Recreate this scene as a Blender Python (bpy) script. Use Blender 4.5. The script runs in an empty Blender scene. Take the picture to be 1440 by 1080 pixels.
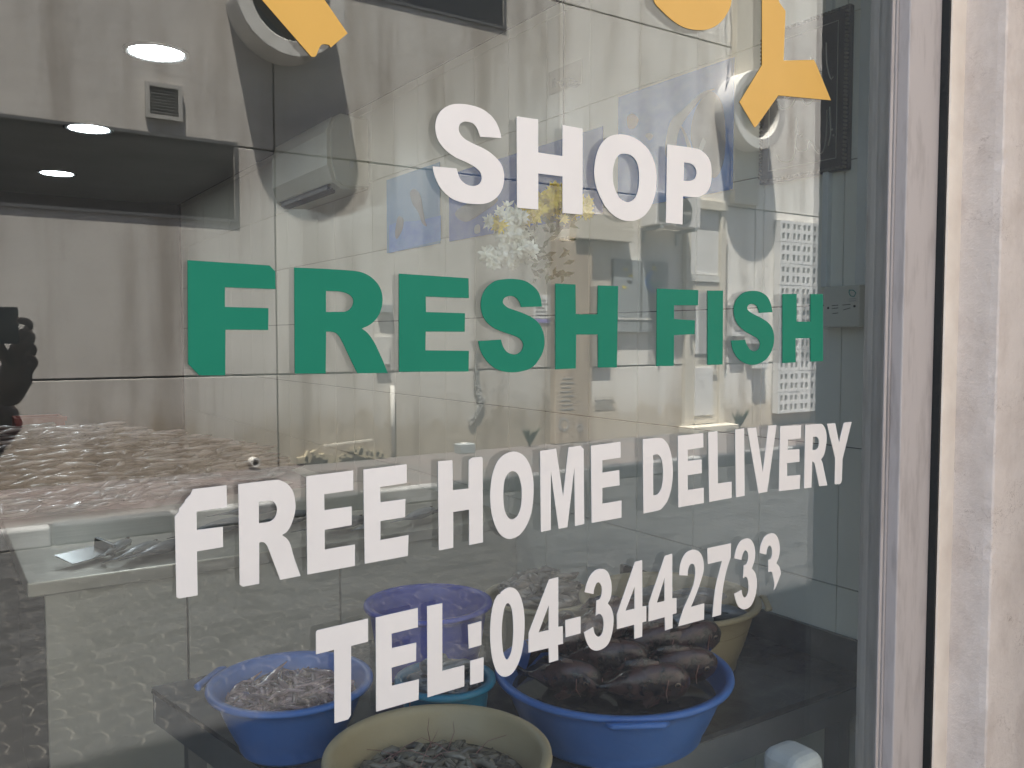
import bpy, math, random
from mathutils import Vector, Matrix
from mathutils.geometry import tessellate_polygon
R = random.Random(7)
scene = bpy.context.scene
COL = scene.collection

# ------------------------------------------------------------------ camera, sky, sun, exposure
FPX, YAW, PITCH, EYE = 1224.0, math.radians(33.8), math.radians(-3.04), 1.6
CAM = Vector((0, -1.0, EYE))
cd = bpy.data.cameras.new('camera'); cam = bpy.data.objects.new('camera', cd); COL.objects.link(cam)
cam.location = CAM
cam.rotation_euler = (math.pi / 2 + PITCH, 0, -YAW)
cd.sensor_width = 36.0; cd.lens = 36.0 * FPX / 1440.0; cd.clip_start = 0.004; cd.clip_end = 400
scene.camera = cam

SUN_DIR = Vector((0.40, -0.48, -2.15)).normalized()          # the way the light travels
elev = math.asin(-SUN_DIR.z); azim = math.atan2(-SUN_DIR.x, -SUN_DIR.y)
world = bpy.data.worlds.new('World'); scene.world = world; world.use_nodes = True
wn = world.node_tree.nodes; wl = world.node_tree.links; wn.clear()
sky = wn.new('ShaderNodeTexSky'); sky.sky_type = 'NISHITA'; sky.sun_disc = False
sky.sun_elevation = elev; sky.sun_rotation = azim; sky.dust_density = 2.5
bg = wn.new('ShaderNodeBackground'); bg.inputs['Strength'].default_value = 0.06
wo = wn.new('ShaderNodeOutputWorld')
wl.new(sky.outputs[0], bg.inputs[0]); wl.new(bg.outputs[0], wo.inputs[0])
sl = bpy.data.lights.new('sun', 'SUN'); sl.energy = 5.0; sl.angle = math.radians(0.5); sl.color = (1.0, 0.95, 0.88)
sun = bpy.data.objects.new('sun', sl); COL.objects.link(sun)
sun.rotation_euler = (-SUN_DIR).to_track_quat('Z', 'Y').to_euler(); sun.location = (-4, 4, 14)
scene.view_settings.view_transform = 'Standard'; scene.view_settings.look = 'None'
scene.view_settings.gamma = 1.0; scene.view_settings.use_curve_mapping = False
scene.view_settings.exposure = 2.95
cy = scene.cycles
cy.use_denoising = True
try: cy.denoiser = 'OPENIMAGEDENOISE'
except Exception: pass
cy.max_bounces = 12; cy.diffuse_bounces = 5; cy.glossy_bounces = 5; cy.transmission_bounces = 4
cy.transparent_max_bounces = 24; cy.caustics_reflective = False; cy.caustics_refractive = False
cy.sample_clamp_indirect = 6.0

# ------------------------------------------------------------------ measuring the photograph: a pixel's ray met with a real plane
FW = Vector((math.sin(YAW) * math.cos(PITCH), math.cos(YAW) * math.cos(PITCH), math.sin(PITCH)))
RT = Vector((math.cos(YAW), -math.sin(YAW), 0)); UP = RT.cross(FW)
def ray(px, py): return FW + RT * ((px - 720) / FPX) + UP * ((540 - py) / FPX)
def at_y(px, py, y): d = ray(px, py); return CAM + d * ((y - CAM.y) / d.y)
def at_x(px, py, x): d = ray(px, py); return CAM + d * ((x - CAM.x) / d.x)
def at_z(px, py, z): d = ray(px, py); return CAM + d * ((z - CAM.z) / d.z)
WALL_Y = -8.55                                             # face of the building across the street

# ------------------------------------------------------------------ materials
def node(nt, kind, **kw):
    n = nt.nodes.new(kind)
    for k, v in kw.items(): setattr(n, k, v)
    return n
def base_mat(name):
    m = bpy.data.materials.new(name); m.use_nodes = True
    nt = m.node_tree; nt.nodes.clear()
    out = node(nt, 'ShaderNodeOutputMaterial'); p = node(nt, 'ShaderNodeBsdfPrincipled')
    nt.links.new(p.outputs[0], out.inputs[0])
    return m, nt, p
def rgba(c): return (c[0], c[1], c[2], 1)
def ramp(nt, src, stops):
    r = node(nt, 'ShaderNodeValToRGB'); e = r.color_ramp.elements
    e[0].position, e[0].color = stops[0][0], rgba(stops[0][1]); e[1].position, e[1].color = stops[-1][0], rgba(stops[-1][1])
    for pos, c in stops[1:-1]: x = e.new(pos); x.color = rgba(c)
    nt.links.new(src, r.inputs[0]); return r.outputs[0]
def coords(nt, scale=(1, 1, 1)):
    t = node(nt, 'ShaderNodeTexCoord'); m = node(nt, 'ShaderNodeMapping'); m.inputs['Scale'].default_value = scale
    nt.links.new(t.outputs['Object'], m.inputs[0]); return m.outputs[0]
def noise(nt, vec, scale, detail=4, rough=0.55):
    n = node(nt, 'ShaderNodeTexNoise'); n.inputs['Scale'].default_value = scale
    n.inputs['Detail'].default_value = detail; n.inputs['Roughness'].default_value = rough
    nt.links.new(vec, n.inputs['Vector']); return n.outputs['Fac']
def mixc(nt, fac, a, b, mode='MIX'):
    m = node(nt, 'ShaderNodeMix', data_type='RGBA', blend_type=mode)
    for s, v in ((0, fac), (6, a), (7, b)):
        if isinstance(v, (int, float)): m.inputs[s].default_value = v
        elif isinstance(v, tuple): m.inputs[s].default_value = rgba(v)
        else: nt.links.new(v, m.inputs[s])
    return m.outputs[2]
def bump(nt, p, h, strength=0.2, dist=0.01):
    b = node(nt, 'ShaderNodeBump'); b.inputs['Strength'].default_value = strength; b.inputs['Distance'].default_value = dist
    nt.links.new(h, b.inputs['Height']); nt.links.new(b.outputs[0], p.inputs['Normal'])
def mat(name, c, rough=0.5, metal=0.0, c2=None, scale=6.0, stretch=(1, 1, 1), bstr=0.0, bscale=40.0, bdist=0.004, lo=0.35, hi=0.7, coat=0.0, island=0.0, detail=5, spec=None):
    """a plain surface: colour varied by noise between c and c2, fine relief, optional change from piece to piece"""
    m, nt, p = base_mat(name)
    v = coords(nt, stretch)
    if c2 is None: c2 = tuple(x * 0.82 for x in c)
    col = ramp(nt, noise(nt, v, scale, detail), [(lo, c), (hi, c2)])
    if island:
        g = node(nt, 'ShaderNodeNewGeometry'); h = node(nt, 'ShaderNodeHueSaturation')
        mr = node(nt, 'ShaderNodeMapRange'); mr.inputs[3].default_value = 1 - island; mr.inputs[4].default_value = 1 + island
        nt.links.new(g.outputs['Random Per Island'], mr.inputs[0]); nt.links.new(mr.outputs[0], h.inputs['Value'])
        nt.links.new(col, h.inputs['Color']); col = h.outputs[0]
    nt.links.new(col, p.inputs['Base Color'])
    p.inputs['Roughness'].default_value = rough; p.inputs['Metallic'].default_value = metal
    if coat: p.inputs['Coat Weight'].default_value = coat; p.inputs['Coat Roughness'].default_value = 0.12
    if spec is not None: p.inputs['Specular IOR Level'].default_value = spec
    if bstr: bump(nt, p, noise(nt, coords(nt), bscale, 6), bstr, bdist)
    return m
def emit(name, c, s):
    m, nt, p = base_mat(name); p.inputs['Base Color'].default_value = rgba(c); p.inputs['Emission Color'].default_value = rgba(c)
    p.inputs['Emission Strength'].default_value = s; return m

def glass_mat():
    """clear pane: mirror share rises with the slant of view (Fresnel), the rest passes straight through"""
    m = bpy.data.materials.new('coated_window_glass'); m.use_nodes = True; nt = m.node_tree; nt.nodes.clear()
    out = node(nt, 'ShaderNodeOutputMaterial'); mx = node(nt, 'ShaderNodeMixShader')
    tr = node(nt, 'ShaderNodeBsdfTransparent'); tr.inputs[0].default_value = (0.94, 0.965, 0.955, 1)
    gl = node(nt, 'ShaderNodeBsdfGlossy'); gl.inputs['Roughness'].default_value = 0.0; gl.inputs[0].default_value = (1, 1, 1, 1)
    g = node(nt, 'ShaderNodeNewGeometry'); fr = node(nt, 'ShaderNodeFresnel')
    ior = node(nt, 'ShaderNodeMix'); ior.inputs[2].default_value = GLASS_IOR; ior.inputs[3].default_value = 1.0 / GLASS_IOR
    nt.links.new(g.outputs['Backfacing'], ior.inputs[0]); nt.links.new(ior.outputs[0], fr.inputs['IOR'])   # same mirror share from either side of a face
    f = fr.outputs[0]
    nt.links.new(f, mx.inputs[0]); nt.links.new(tr.outputs[0], mx.inputs[1]); nt.links.new(gl.outputs[0], mx.inputs[2])
    df = node(nt, 'ShaderNodeBsdfDiffuse'); df.inputs[0].default_value = (0.62, 0.60, 0.56, 1)      # thin film of dust and wipe marks
    dust = ramp(nt, noise(nt, coords(nt, (1.2, 1, 3.2)), 2.6, 8, 0.7), [(0.35, (0.002,) * 3), (0.8, (0.018,) * 3)])
    m2 = node(nt, 'ShaderNodeMixShader'); nt.links.new(dust, m2.inputs[0]); nt.links.new(mx.outputs[0], m2.inputs[1]); nt.links.new(df.outputs[0], m2.inputs[2])
    nt.links.new(m2.outputs[0], out.inputs[0]); return m
GLASS_IOR = 1.68

def wall_mat(name, c1, c2, streak, lo=0.50):
    """painted concrete across the street: rain streaks, patches, brown splash dirt and fine cracks"""
    m, nt, p = base_mat(name)
    v = coords(nt); vs = coords(nt, (1.6, 1.6, 0.16))
    col = ramp(nt, noise(nt, v, 0.9, 6, 0.6), [(0.3, c1), (0.72, c2)])
    st = ramp(nt, noise(nt, vs, 1.8, 7, 0.62), [(lo, (1, 1, 1)), (lo + 0.2, (0.50, 0.45, 0.40))])
    col = mixc(nt, streak, col, st, 'MULTIPLY')
    fine = ramp(nt, noise(nt, v, 24, 5, 0.7), [(0.3, (0.86, 0.86, 0.86)), (0.6, (1, 1, 1))])
    col = mixc(nt, 0.6, col, fine, 'MULTIPLY')
    sp = node(nt, 'ShaderNodeSeparateXYZ'); tc = node(nt, 'ShaderNodeTexCoord'); nt.links.new(tc.outputs['Object'], sp.inputs[0])
    ad = node(nt, 'ShaderNodeMath', operation='MULTIPLY_ADD'); nt.links.new(noise(nt, coords(nt, (2, 2, 0.7)), 1.3, 6, 0.65), ad.inputs[0]); ad.inputs[1].default_value = -1.1
    nt.links.new(sp.outputs[2], ad.inputs[2])
    mask = ramp(nt, ad.outputs[0], [(0.0, (.8, .8, .8)), (0.10, (0.35, 0.35, 0.35)), (0.38, (0, 0, 0))])
    col = mixc(nt, mask, col, mixc(nt, 1.0, col, (0.62, 0.54, 0.43), 'MULTIPLY'))
    vo = node(nt, 'ShaderNodeTexVoronoi', feature='DISTANCE_TO_EDGE'); vo.inputs['Scale'].default_value = 0.8
    wv = mixc(nt, 0.22, v, noise(nt, v, 2.2, 5))
    nt.links.new(wv, vo.inputs['Vector'])
    ck = ramp(nt, vo.outputs['Distance'], [(0.0, (0.45, 0.42, 0.40)), (0.006, (1, 1, 1))])
    col = mixc(nt, 0.22, col, ck, 'MULTIPLY')
    nt.links.new(col, p.inputs['Base Color']); p.inputs['Roughness'].default_value = 0.9
    bump(nt, p, noise(nt, v, 60, 6), 0.25, 0.004); return m

def plaster_mat():
    m, nt, p = base_mat('rough_cream_plaster')
    v = coords(nt)
    col = ramp(nt, noise(nt, v, 7, 6, 0.6), [(0.3, (0.85, 0.745, 0.635)), (0.7, (0.72, 0.625, 0.53))])
    col = mixc(nt, 0.55, col, ramp(nt, noise(nt, coords(nt, (2, 2, 1.2)), 5, 6, 0.7), [(0.45, (1, 1, 1)), (0.75, (0.66, 0.60, 0.56))]), 'MULTIPLY')
    vo = node(nt, 'ShaderNodeTexVoronoi', feature='DISTANCE_TO_EDGE'); vo.inputs['Scale'].default_value = 34
    nt.links.new(mixc(nt, 0.35, v, noise(nt, v, 14, 5)), vo.inputs['Vector'])
    sel = ramp(nt, noise(nt, v, 9, 3), [(0.52, (0, 0, 0)), (0.66, (1, 1, 1))])
    ck = ramp(nt, vo.outputs['Distance'], [(0.0, (0.55, 0.48, 0.44)), (0.03, (1, 1, 1))])
    col = mixc(nt, sel, col, mixc(nt, 1.0, col, ck, 'MULTIPLY'))
    nt.links.new(col, p.inputs['Base Color']); p.inputs['Roughness'].default_value = 0.92
    h = node(nt, 'ShaderNodeMath', operation='ADD'); nt.links.new(noise(nt, v, 55, 8, 0.7), h.inputs[0]); nt.links.new(noise(nt, v, 12, 4), h.inputs[1])
    bump(nt, p, h.outputs[0], 0.5, 0.006); return m

MT = dict(
    glass=glass_mat(), wall=wall_mat('weathered_painted_concrete', (0.60, 0.57, 0.52), (0.46, 0.43, 0.385), 0.75, 0.47),
    wall_grey=wall_mat('bare_grey_stained_concrete', (0.54, 0.505, 0.465), (0.41, 0.38, 0.35), 0.62, 0.47), wall_white=wall_mat('white_painted_concrete', (0.80, 0.765, 0.705), (0.67, 0.635, 0.575), 0.6, 0.47), plaster=plaster_mat(),
    white_vinyl=mat('white_vinyl', (0.85, 0.80, 0.725), 0.42, c2=(0.81, 0.76, 0.685), scale=9),
    green_vinyl=mat('green_vinyl', (0.005, 0.20, 0.115), 0.5, c2=(0.008, 0.215, 0.125), scale=9, spec=0.2),
    yellow_vinyl=mat('yellow_vinyl', (0.72, 0.40, 0.065), 0.42, c2=(0.76, 0.43, 0.08), scale=7),
    alu=mat('pinkish_painted_aluminium', (0.52, 0.465, 0.42), 0.45, c2=(0.36, 0.315, 0.28), lo=0.5, hi=0.78, detail=9, scale=9, stretch=(5, 5, 0.9), bstr=0.05, bscale=120),
    alu_in=mat('anodised_aluminium', (0.42, 0.45, 0.44), 0.42, 0.35, c2=(0.36, 0.39, 0.38), scale=8, stretch=(4, 4, 0.5)),
    sealant=mat('black_sealant', (0.012, 0.014, 0.012), 0.7, bstr=0.4, bscale=90),
    tile=mat('glazed_white_wall_tile', (0.85, 0.825, 0.73), 0.33, c2=(0.77, 0.75, 0.66), scale=2.2, lo=0.3, hi=0.75, bstr=0.02, bscale=30),
    grout=mat('dirty_grout', (0.13, 0.12, 0.11), 0.9),
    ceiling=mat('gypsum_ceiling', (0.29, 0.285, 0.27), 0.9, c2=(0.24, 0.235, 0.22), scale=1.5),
    inner_wall=mat('dull_inner_wall', (0.075, 0.075, 0.073), 0.6, scale=1.5),
    floor=mat('wet_floor_tile', (0.20, 0.19, 0.18), 0.35, scale=3),
    vent_frame=mat('greyed_vent_frame', (0.36, 0.345, 0.32), 0.7, scale=8),
    steel=mat('brushed_steel', (0.56, 0.535, 0.47), 0.36, 0.55, c2=(0.48, 0.455, 0.40), scale=5, stretch=(0.6, 6, 6), bstr=0.06, bscale=140),
    steel_dull=mat('scuffed_steel_sheet', (0.56, 0.535, 0.46), 0.55, 0.15, c2=(0.48, 0.455, 0.39), scale=3, stretch=(1, 1, 0.7), bstr=0.05, bscale=90),
    dark_steel=mat('dark_wet_table_top', (0.15, 0.15, 0.15), 0.24, 0.35, c2=(0.085, 0.083, 0.083), scale=10, bstr=0.12, bscale=60),
    apron=mat('table_apron_steel', (0.30, 0.305, 0.31), 0.4, 0.5, scale=6),
    blue=mat('blue_plastic', (0.075, 0.20, 0.56), 0.36, c2=(0.06, 0.165, 0.48), scale=5, bstr=0.03, bscale=50, coat=0.1),
    navy=mat('deep_blue_plastic', (0.022, 0.065, 0.50), 0.4, c2=(0.018, 0.05, 0.42), scale=5),
    teal=mat('teal_plastic', (0.02, 0.21, 0.34), 0.36, c2=(0.02, 0.17, 0.29), scale=5),
    beige=mat('beige_plastic', (0.54, 0.44, 0.27), 0.42, c2=(0.46, 0.37, 0.22), scale=5, bstr=0.04, bscale=60),
    white_plastic=mat('white_plastic', (0.74, 0.75, 0.72), 0.4, scale=4),
    cream_plastic=mat('yellowed_plastic', (0.62, 0.60, 0.51), 0.45, c2=(0.56, 0.53, 0.44), scale=3),
    dark=mat('near_black', (0.018, 0.018, 0.018), 0.45),
    grey=mat('mid_grey_paint', (0.30, 0.32, 0.325), 0.6, scale=3),
    pane_dark=mat('dark_window_pane', (0.016, 0.016, 0.017), 0.3, c2=(0.026, 0.024, 0.023), scale=1.6),
    far_frame=mat('grey_window_frame', (0.09, 0.09, 0.093), 0.5),
    hood=mat('pale_hood_concrete', (0.62, 0.60, 0.56), 0.85, c2=(0.50, 0.48, 0.44), scale=4, bstr=0.2, bscale=50),
    paver=mat('grey_concrete_paver', (0.036, 0.0355, 0.0355), 0.9, c2=(0.026, 0.026, 0.027), scale=9, island=0.3, bstr=0.35, bscale=90),
    sand=mat('pale_joint_sand', (0.15, 0.14, 0.125), 0.95, bstr=0.4, bscale=200),
    asphalt=mat('worn_ground', (0.10, 0.097, 0.092), 0.9, bstr=0.3, bscale=60),
    walkway=mat('reddish_walkway_concrete', (0.135, 0.108, 0.10), 0.9, c2=(0.105, 0.10, 0.096), scale=2.2, bstr=0.3, bscale=50),
    kerb_pale=mat('worn_white_kerb_paint', (0.34, 0.335, 0.33), 0.8, c2=(0.17, 0.165, 0.16), scale=6, lo=0.45, hi=0.72, bstr=0.4, bscale=40),
    kerb_black=mat('worn_black_kerb_paint', (0.045, 0.045, 0.05), 0.75, c2=(0.12, 0.115, 0.11), scale=6, lo=0.5, hi=0.75, bstr=0.4, bscale=40),
    cream=mat('cream_painted_plaster', (0.60, 0.55, 0.46), 0.9, c2=(0.50, 0.45, 0.37), scale=2, stretch=(2, 2, 0.5), bstr=0.2),
    stained=mat('brown_stained_pier', (0.45, 0.37, 0.28), 0.9, c2=(0.25, 0.19, 0.14), scale=2.0, stretch=(3, 3, 0.3), bstr=0.3),
    white_paint=mat('white_painted_block', (0.66, 0.645, 0.62), 0.9, c2=(0.55, 0.53, 0.50), scale=3, bstr=0.25),
    ink=mat('dark_ink', (0.05, 0.05, 0.055), 0.7), ink_blue=mat('blue_ink', (0.02, 0.14, 0.40), 0.6), ink_yellow=mat('yellow_ink', (0.62, 0.50, 0.06), 0.6),
    ink_purple=mat('violet_ink', (0.25, 0.22, 0.52), 0.6), ink_teal=mat('teal_ink', (0.03, 0.26, 0.22), 0.6), ink_grey=mat('faded_ink', (0.34, 0.33, 0.32), 0.7),
    paper=mat('white_paper', (0.74, 0.74, 0.72), 0.8), paper_warm=mat('aged_paper', (0.66, 0.63, 0.55), 0.8),
    gold=mat('dull_gilt_script', (0.42, 0.40, 0.34), 0.5, 0.3), rope=mat('dark_gilt_bead', (0.16, 0.14, 0.11), 0.45, 0.4),
    poster=mat('sea_blue_print', (0.05, 0.27, 0.82), 0.35, c2=(0.14, 0.40, 0.86), scale=4, stretch=(1, 3, 5)),
    poster2=mat('deep_sea_print', (0.035, 0.15, 0.62), 0.35, c2=(0.10, 0.24, 0.64), scale=5, stretch=(1, 3, 4)),
    sky_print=mat('pale_sky_print', (0.20, 0.44, 0.70), 0.4, c2=(0.11, 0.33, 0.66), scale=4),
    print_white=mat('white_print', (0.62, 0.66, 0.68), 0.4), print_grey=mat('grey_print', (0.24, 0.28, 0.35), 0.4, scale=12), print_orange=mat('orange_print', (0.55, 0.36, 0.26), 0.4, scale=20),
    petal_white=mat('white_petal', (0.90, 0.91, 0.85), 0.6, c2=(0.82, 0.84, 0.75), scale=30), petal_yellow=mat('yellow_petal', (0.85, 0.68, 0.02), 0.6, c2=(0.75, 0.56, 0.015), scale=30),
    leaf=mat('plant_leaf', (0.07, 0.10, 0.045), 0.6, c2=(0.045, 0.07, 0.03), scale=20),
    fish_dark=mat('dark_fish_skin', (0.085, 0.042, 0.036), 0.26, c2=(0.014, 0.010, 0.010), scale=38, lo=0.42, hi=0.60, coat=0.6, bstr=0.6, bscale=210, bdist=0.003),
    fish_red=mat('reddish_gill_skin', (0.30, 0.12, 0.09), 0.35, c2=(0.20, 0.075, 0.06), scale=30, coat=0.3),
    fish_silver=mat('silver_fish_skin', (0.42, 0.44, 0.46), 0.34, 0.15, c2=(0.13, 0.15, 0.17), scale=5, stretch=(1, 1, 3), coat=0.4, bstr=0.15, bscale=200),
    fish_back=mat('dark_silver_skin', (0.20, 0.215, 0.23), 0.34, 0.12, c2=(0.07, 0.075, 0.08), scale=8, coat=0.4),
    fish_pink=mat('pink_fish_skin', (0.40, 0.325, 0.305), 0.26, c2=(0.19, 0.165, 0.165), scale=7, coat=0.5, island=0.5),
    squid=mat('wet_squid_flesh', (0.38, 0.265, 0.26), 0.25, c2=(0.18, 0.115, 0.12), scale=24, coat=0.5, island=0.45),
    shrimp=mat('raw_shrimp_shell', (0.24, 0.22, 0.175), 0.22, c2=(0.12, 0.105, 0.085), scale=40, coat=0.5, island=0.45),
    heap=mat('wet_cuttlefish_flesh', (0.36, 0.305, 0.25), 0.3, c2=(0.17, 0.135, 0.115), scale=20, coat=0.4, island=0.4),
    water=mat('murky_bowl_water', (0.055, 0.05, 0.042), 0.08, c2=(0.04, 0.036, 0.03), scale=6),
    eye=mat('fish_eye', (0.02, 0.018, 0.016), 0.08), eye_ring=mat('fish_eye_ring', (0.20, 0.14, 0.10), 0.2),
    red=mat('faded_red_plastic', (0.34, 0.075, 0.06), 0.45, c2=(0.28, 0.06, 0.05), scale=5),
    skin=mat('brown_skin', (0.24, 0.135, 0.09), 0.55), hair=mat('black_hair', (0.012, 0.011, 0.011), 0.5, bstr=0.5, bscale=120),
    shirt=mat('dark_red_shirt_cloth', (0.20, 0.018, 0.022), 0.85, bstr=0.3, bscale=120), jacket=mat('navy_cloth', (0.03, 0.04, 0.07), 0.85, bstr=0.3, bscale=120), phone=mat('dark_phone_back', (0.035, 0.038, 0.042), 0.25),
    lamp=emit('lit_lamp_diffuser', (0.88, 0.95, 1.0), 8.0), chrome=mat('polished_ring', (0.60, 0.62, 0.63), 0.25, 0.7),
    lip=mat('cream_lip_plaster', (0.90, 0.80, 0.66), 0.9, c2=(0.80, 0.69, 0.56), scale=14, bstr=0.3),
    dark_render=mat('dark_grey_render', (0.23, 0.225, 0.205), 0.8, c2=(0.18, 0.175, 0.16), scale=4, bstr=0.3),  # even dark grey, toned for the dark band mirrored in the pane
    facade=mat('facade_render', (0.55, 0.49, 0.43), 0.9, c2=(0.46, 0.41, 0.36), scale=2, bstr=0.3),
    rubble=mat('plaster_rubble', (0.42, 0.36, 0.24), 0.95, c2=(0.28, 0.23, 0.16), scale=14, bstr=0.5), tread=mat('cable_sheath', (0.25, 0.22, 0.20), 0.6),
)

# ------------------------------------------------------------------ mesh helpers
class MB:
    def __init__(s): s.v = []; s.f = []; s.m = []; s.cur = 0
    def add(s, vs, fs):
        o = len(s.v); s.v += [Vector(p) for p in vs]; s.f += [tuple(i + o for i in f) for f in fs]; s.m += [s.cur] * len(fs); return s
    def box(s, x0, x1, y0, y1, z0, z1):
        v = [(x, y, z) for x in (x0, x1) for y in (y0, y1) for z in (z0, z1)]
        return s.add(v, [(0, 1, 3, 2), (4, 6, 7, 5), (0, 4, 5, 1), (2, 3, 7, 6), (0, 2, 6, 4), (1, 5, 7, 3)])
    def obox(s, c, size, mx):
        h = Vector(size) / 2
        v = [Vector(c) + mx @ Vector((a * h.x, b * h.y, d * h.z)) for a in (-1, 1) for b in (-1, 1) for d in (-1, 1)]
        return s.add(v, [(0, 1, 3, 2), (4, 6, 7, 5), (0, 4, 5, 1), (2, 3, 7, 6), (0, 2, 6, 4), (1, 5, 7, 3)])
    def tube(s, pts, r, n=8, up=None, flat=1.0, cap=True):
        pts = [Vector(p) for p in pts]; rs = r if isinstance(r, (list, tuple)) else [r] * len(pts)
        vs = []; fs = []; a0 = None
        for i, p in enumerate(pts):
            t = (pts[min(i + 1, len(pts) - 1)] - pts[max(i - 1, 0)]).normalized()
            if a0 is None:
                ref = Vector(up) if up else (Vector((0, 0, 1)) if abs(t.z) < 0.9 else Vector((1, 0, 0)))
                a0 = ref
            b = t.cross(a0)
            if b.length < 1e-6: b = t.cross(Vector((0.3, 0.9, 0.2)))
            b.normalize(); a = b.cross(t).normalized(); a0 = a
            for k in range(n):
                q = 2 * math.pi * k / n
                vs.append(p + (b * math.cos(q) + a * math.sin(q) * flat) * rs[i])
        for i in range(len(pts) - 1):
            for k in range(n):
                fs.append((i * n + k, i * n + (k + 1) % n, (i + 1) * n + (k + 1) % n, (i + 1) * n + k))
        if cap:
            fs.append(tuple(range(n))[::-1]); fs.append(tuple((len(pts) - 1) * n + k for k in range(n)))
        return s.add(vs, fs)
    def lathe(s, prof, c, n=48, axis='z', a0=0, a1=2 * math.pi):
        c = Vector(c); vs = []; fs = []; full = abs(a1 - a0 - 2 * math.pi) < 1e-6; m = n if full else n + 1
        for (r, h) in prof:
            for k in range(m):
                q = a0 + (a1 - a0) * k / n
                if axis == 'z': vs.append(c + Vector((r * math.cos(q), r * math.sin(q), h)))
                elif axis == 'y': vs.append(c + Vector((r * math.cos(q), h, r * math.sin(q))))
                else: vs.append(c + Vector((h, r * math.cos(q), r * math.sin(q))))
        for i in range(len(prof) - 1):
            for k in range(n if full else n):
                k2 = (k + 1) % m if full else k + 1
                fs.append((i * m + k, i * m + k2, (i + 1) * m + k2, (i + 1) * m + k))
        return s.add(vs, fs)
    def plate(s, loops, to3, thick):
        """flat shape with holes: loops of 2D points, to3(p, d) gives the point at depth d; closed front, back and rim"""
        fl = [p for l in loops for p in l]
        tris = tessellate_polygon([[Vector((p[0], p[1], 0)) for p in l] for l in loops])
        n = len(fl); vs = [to3(p, 0) for p in fl] + [to3(p, thick) for p in fl]
        fs = [tuple(t) for t in tris] + [tuple(i + n for i in t[::-1]) for t in tris]
        o = 0
        for l in loops:
            k = len(l)
            fs += [(o + i, o + (i + 1) % k, n + o + (i + 1) % k, n + o + i) for i in range(k)]; o += k
        return s.add(vs, fs)
    def ball(s, c, r, n=10, m=6, mx=None):
        r = (r, r, r) if isinstance(r, (int, float)) else r; c = Vector(c); vs = []; fs = []
        for i in range(m + 1):
            t = math.pi * i / m
            for k in range(n):
                q = 2 * math.pi * k / n; p = Vector((r[0] * math.sin(t) * math.cos(q), r[1] * math.sin(t) * math.sin(q), r[2] * math.cos(t)))
                vs.append(c + (mx @ p if mx else p))
        for i in range(m):
            for k in range(n): fs.append((i * n + k, (i + 1) * n + k, (i + 1) * n + (k + 1) % n, i * n + (k + 1) % n))
        return s.add(vs, fs)
    def build(s, name, m, parent=None, smooth=False, bevel=0.0, label=None, kind=None, cat=None, group=None, at=None, seg=2):
        o0 = Vector(parent['_o']) if parent is not None and '_o' in parent else Vector((0, 0, 0))
        if at is not None: o0 = Vector(at)
        me = bpy.data.meshes.new(name); me.from_pydata([tuple(p - o0) for p in s.v], [], s.f)
        ms = m if isinstance(m, (list, tuple)) else [m]
        for x in ms: me.materials.append(MT[x] if isinstance(x, str) else x)
        if len(ms) > 1: me.polygons.foreach_set('material_index', s.m)
        if smooth: me.polygons.foreach_set('use_smooth', [True] * len(me.polygons))
        me.update()
        o = bpy.data.objects.new(name, me); COL.objects.link(o)
        if parent is not None: o.parent = parent
        o['_o'] = list(o0)
        if at is not None and parent is None: o.location = o0
        if bevel:
            b = o.modifiers.new('bevel', 'BEVEL'); b.width = bevel; b.segments = seg; b.limit_method = 'ANGLE'
        tag(o, label, cat, group, kind); return o
def tag(o, label=None, cat=None, group=None, kind=None):
    for k, v in (('label', label), ('category', cat), ('group', group), ('kind', kind)):
        if v: o[k] = v
    return o
def thing(name, loc, label, cat, group=None, kind=None):
    o = bpy.data.objects.new(name, None); COL.objects.link(o); o.location = loc; o.empty_display_size = 0.1
    o['_o'] = list(loc); return tag(o, label, cat, group, kind)
def copy_tree(o, parent=None):
    c = o.copy(); COL.objects.link(c)
    if parent is not None: c.parent = parent
    for ch in list(o.children): copy_tree(ch, c)
    return c

# ------------------------------------------------------------------ THE SETTING: street, pavement, kerb
def paver_outline(L=0.226, w=0.113, a=0.012, s=0.020, g=0.0036):
    lo = [(0, 0), (L * .125, a), (L * .375, -a), (L * .625, a), (L * .875, -a), (L, 0)]
    pts = lo + [(L + s, w / 2)] + [(x, y + w) for x, y in lo[::-1]] + [(s, w / 2)]
    cx, cy_ = L / 2, w / 2
    return [(x + (g if x < cx else -g) * (1 if abs(x - cx) > L * .3 else 0), y + (g if y < cy_ else -g) * (0 if abs(y - cy_) < .01 else 1)) for x, y in pts]
PO = paver_outline()
gm = MB(); gm.add([(-60, -60, -0.03), (80, -60, -0.03), (80, 40, -0.03), (-60, 40, -0.03)], [(0, 1, 2, 3)])
gm.build('ground', 'asphalt', kind='structure')
street = MB().box(-3.0, 16.0, -6.44, -0.02, -0.025, -0.0026).build('street_bed', 'sand', kind='structure')
cells = []
for j in range(57):
    for i in range(72):
        x = -2.4 + i * 0.226 + (0.113 if j % 2 else 0.0); y = -6.42 + j * 0.113
        if y > -0.15 or x > 13.4: continue
        p = Vector((x + .11, -y + 0.05 + 1.0))
        vis = (x > -0.2) and y < -0.9 and (x < (abs(y) + 1) * 1.35 + 0.2)
        cells.append(((0 if vis else 1000) + p.length, x, y))
cells.sort()
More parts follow.
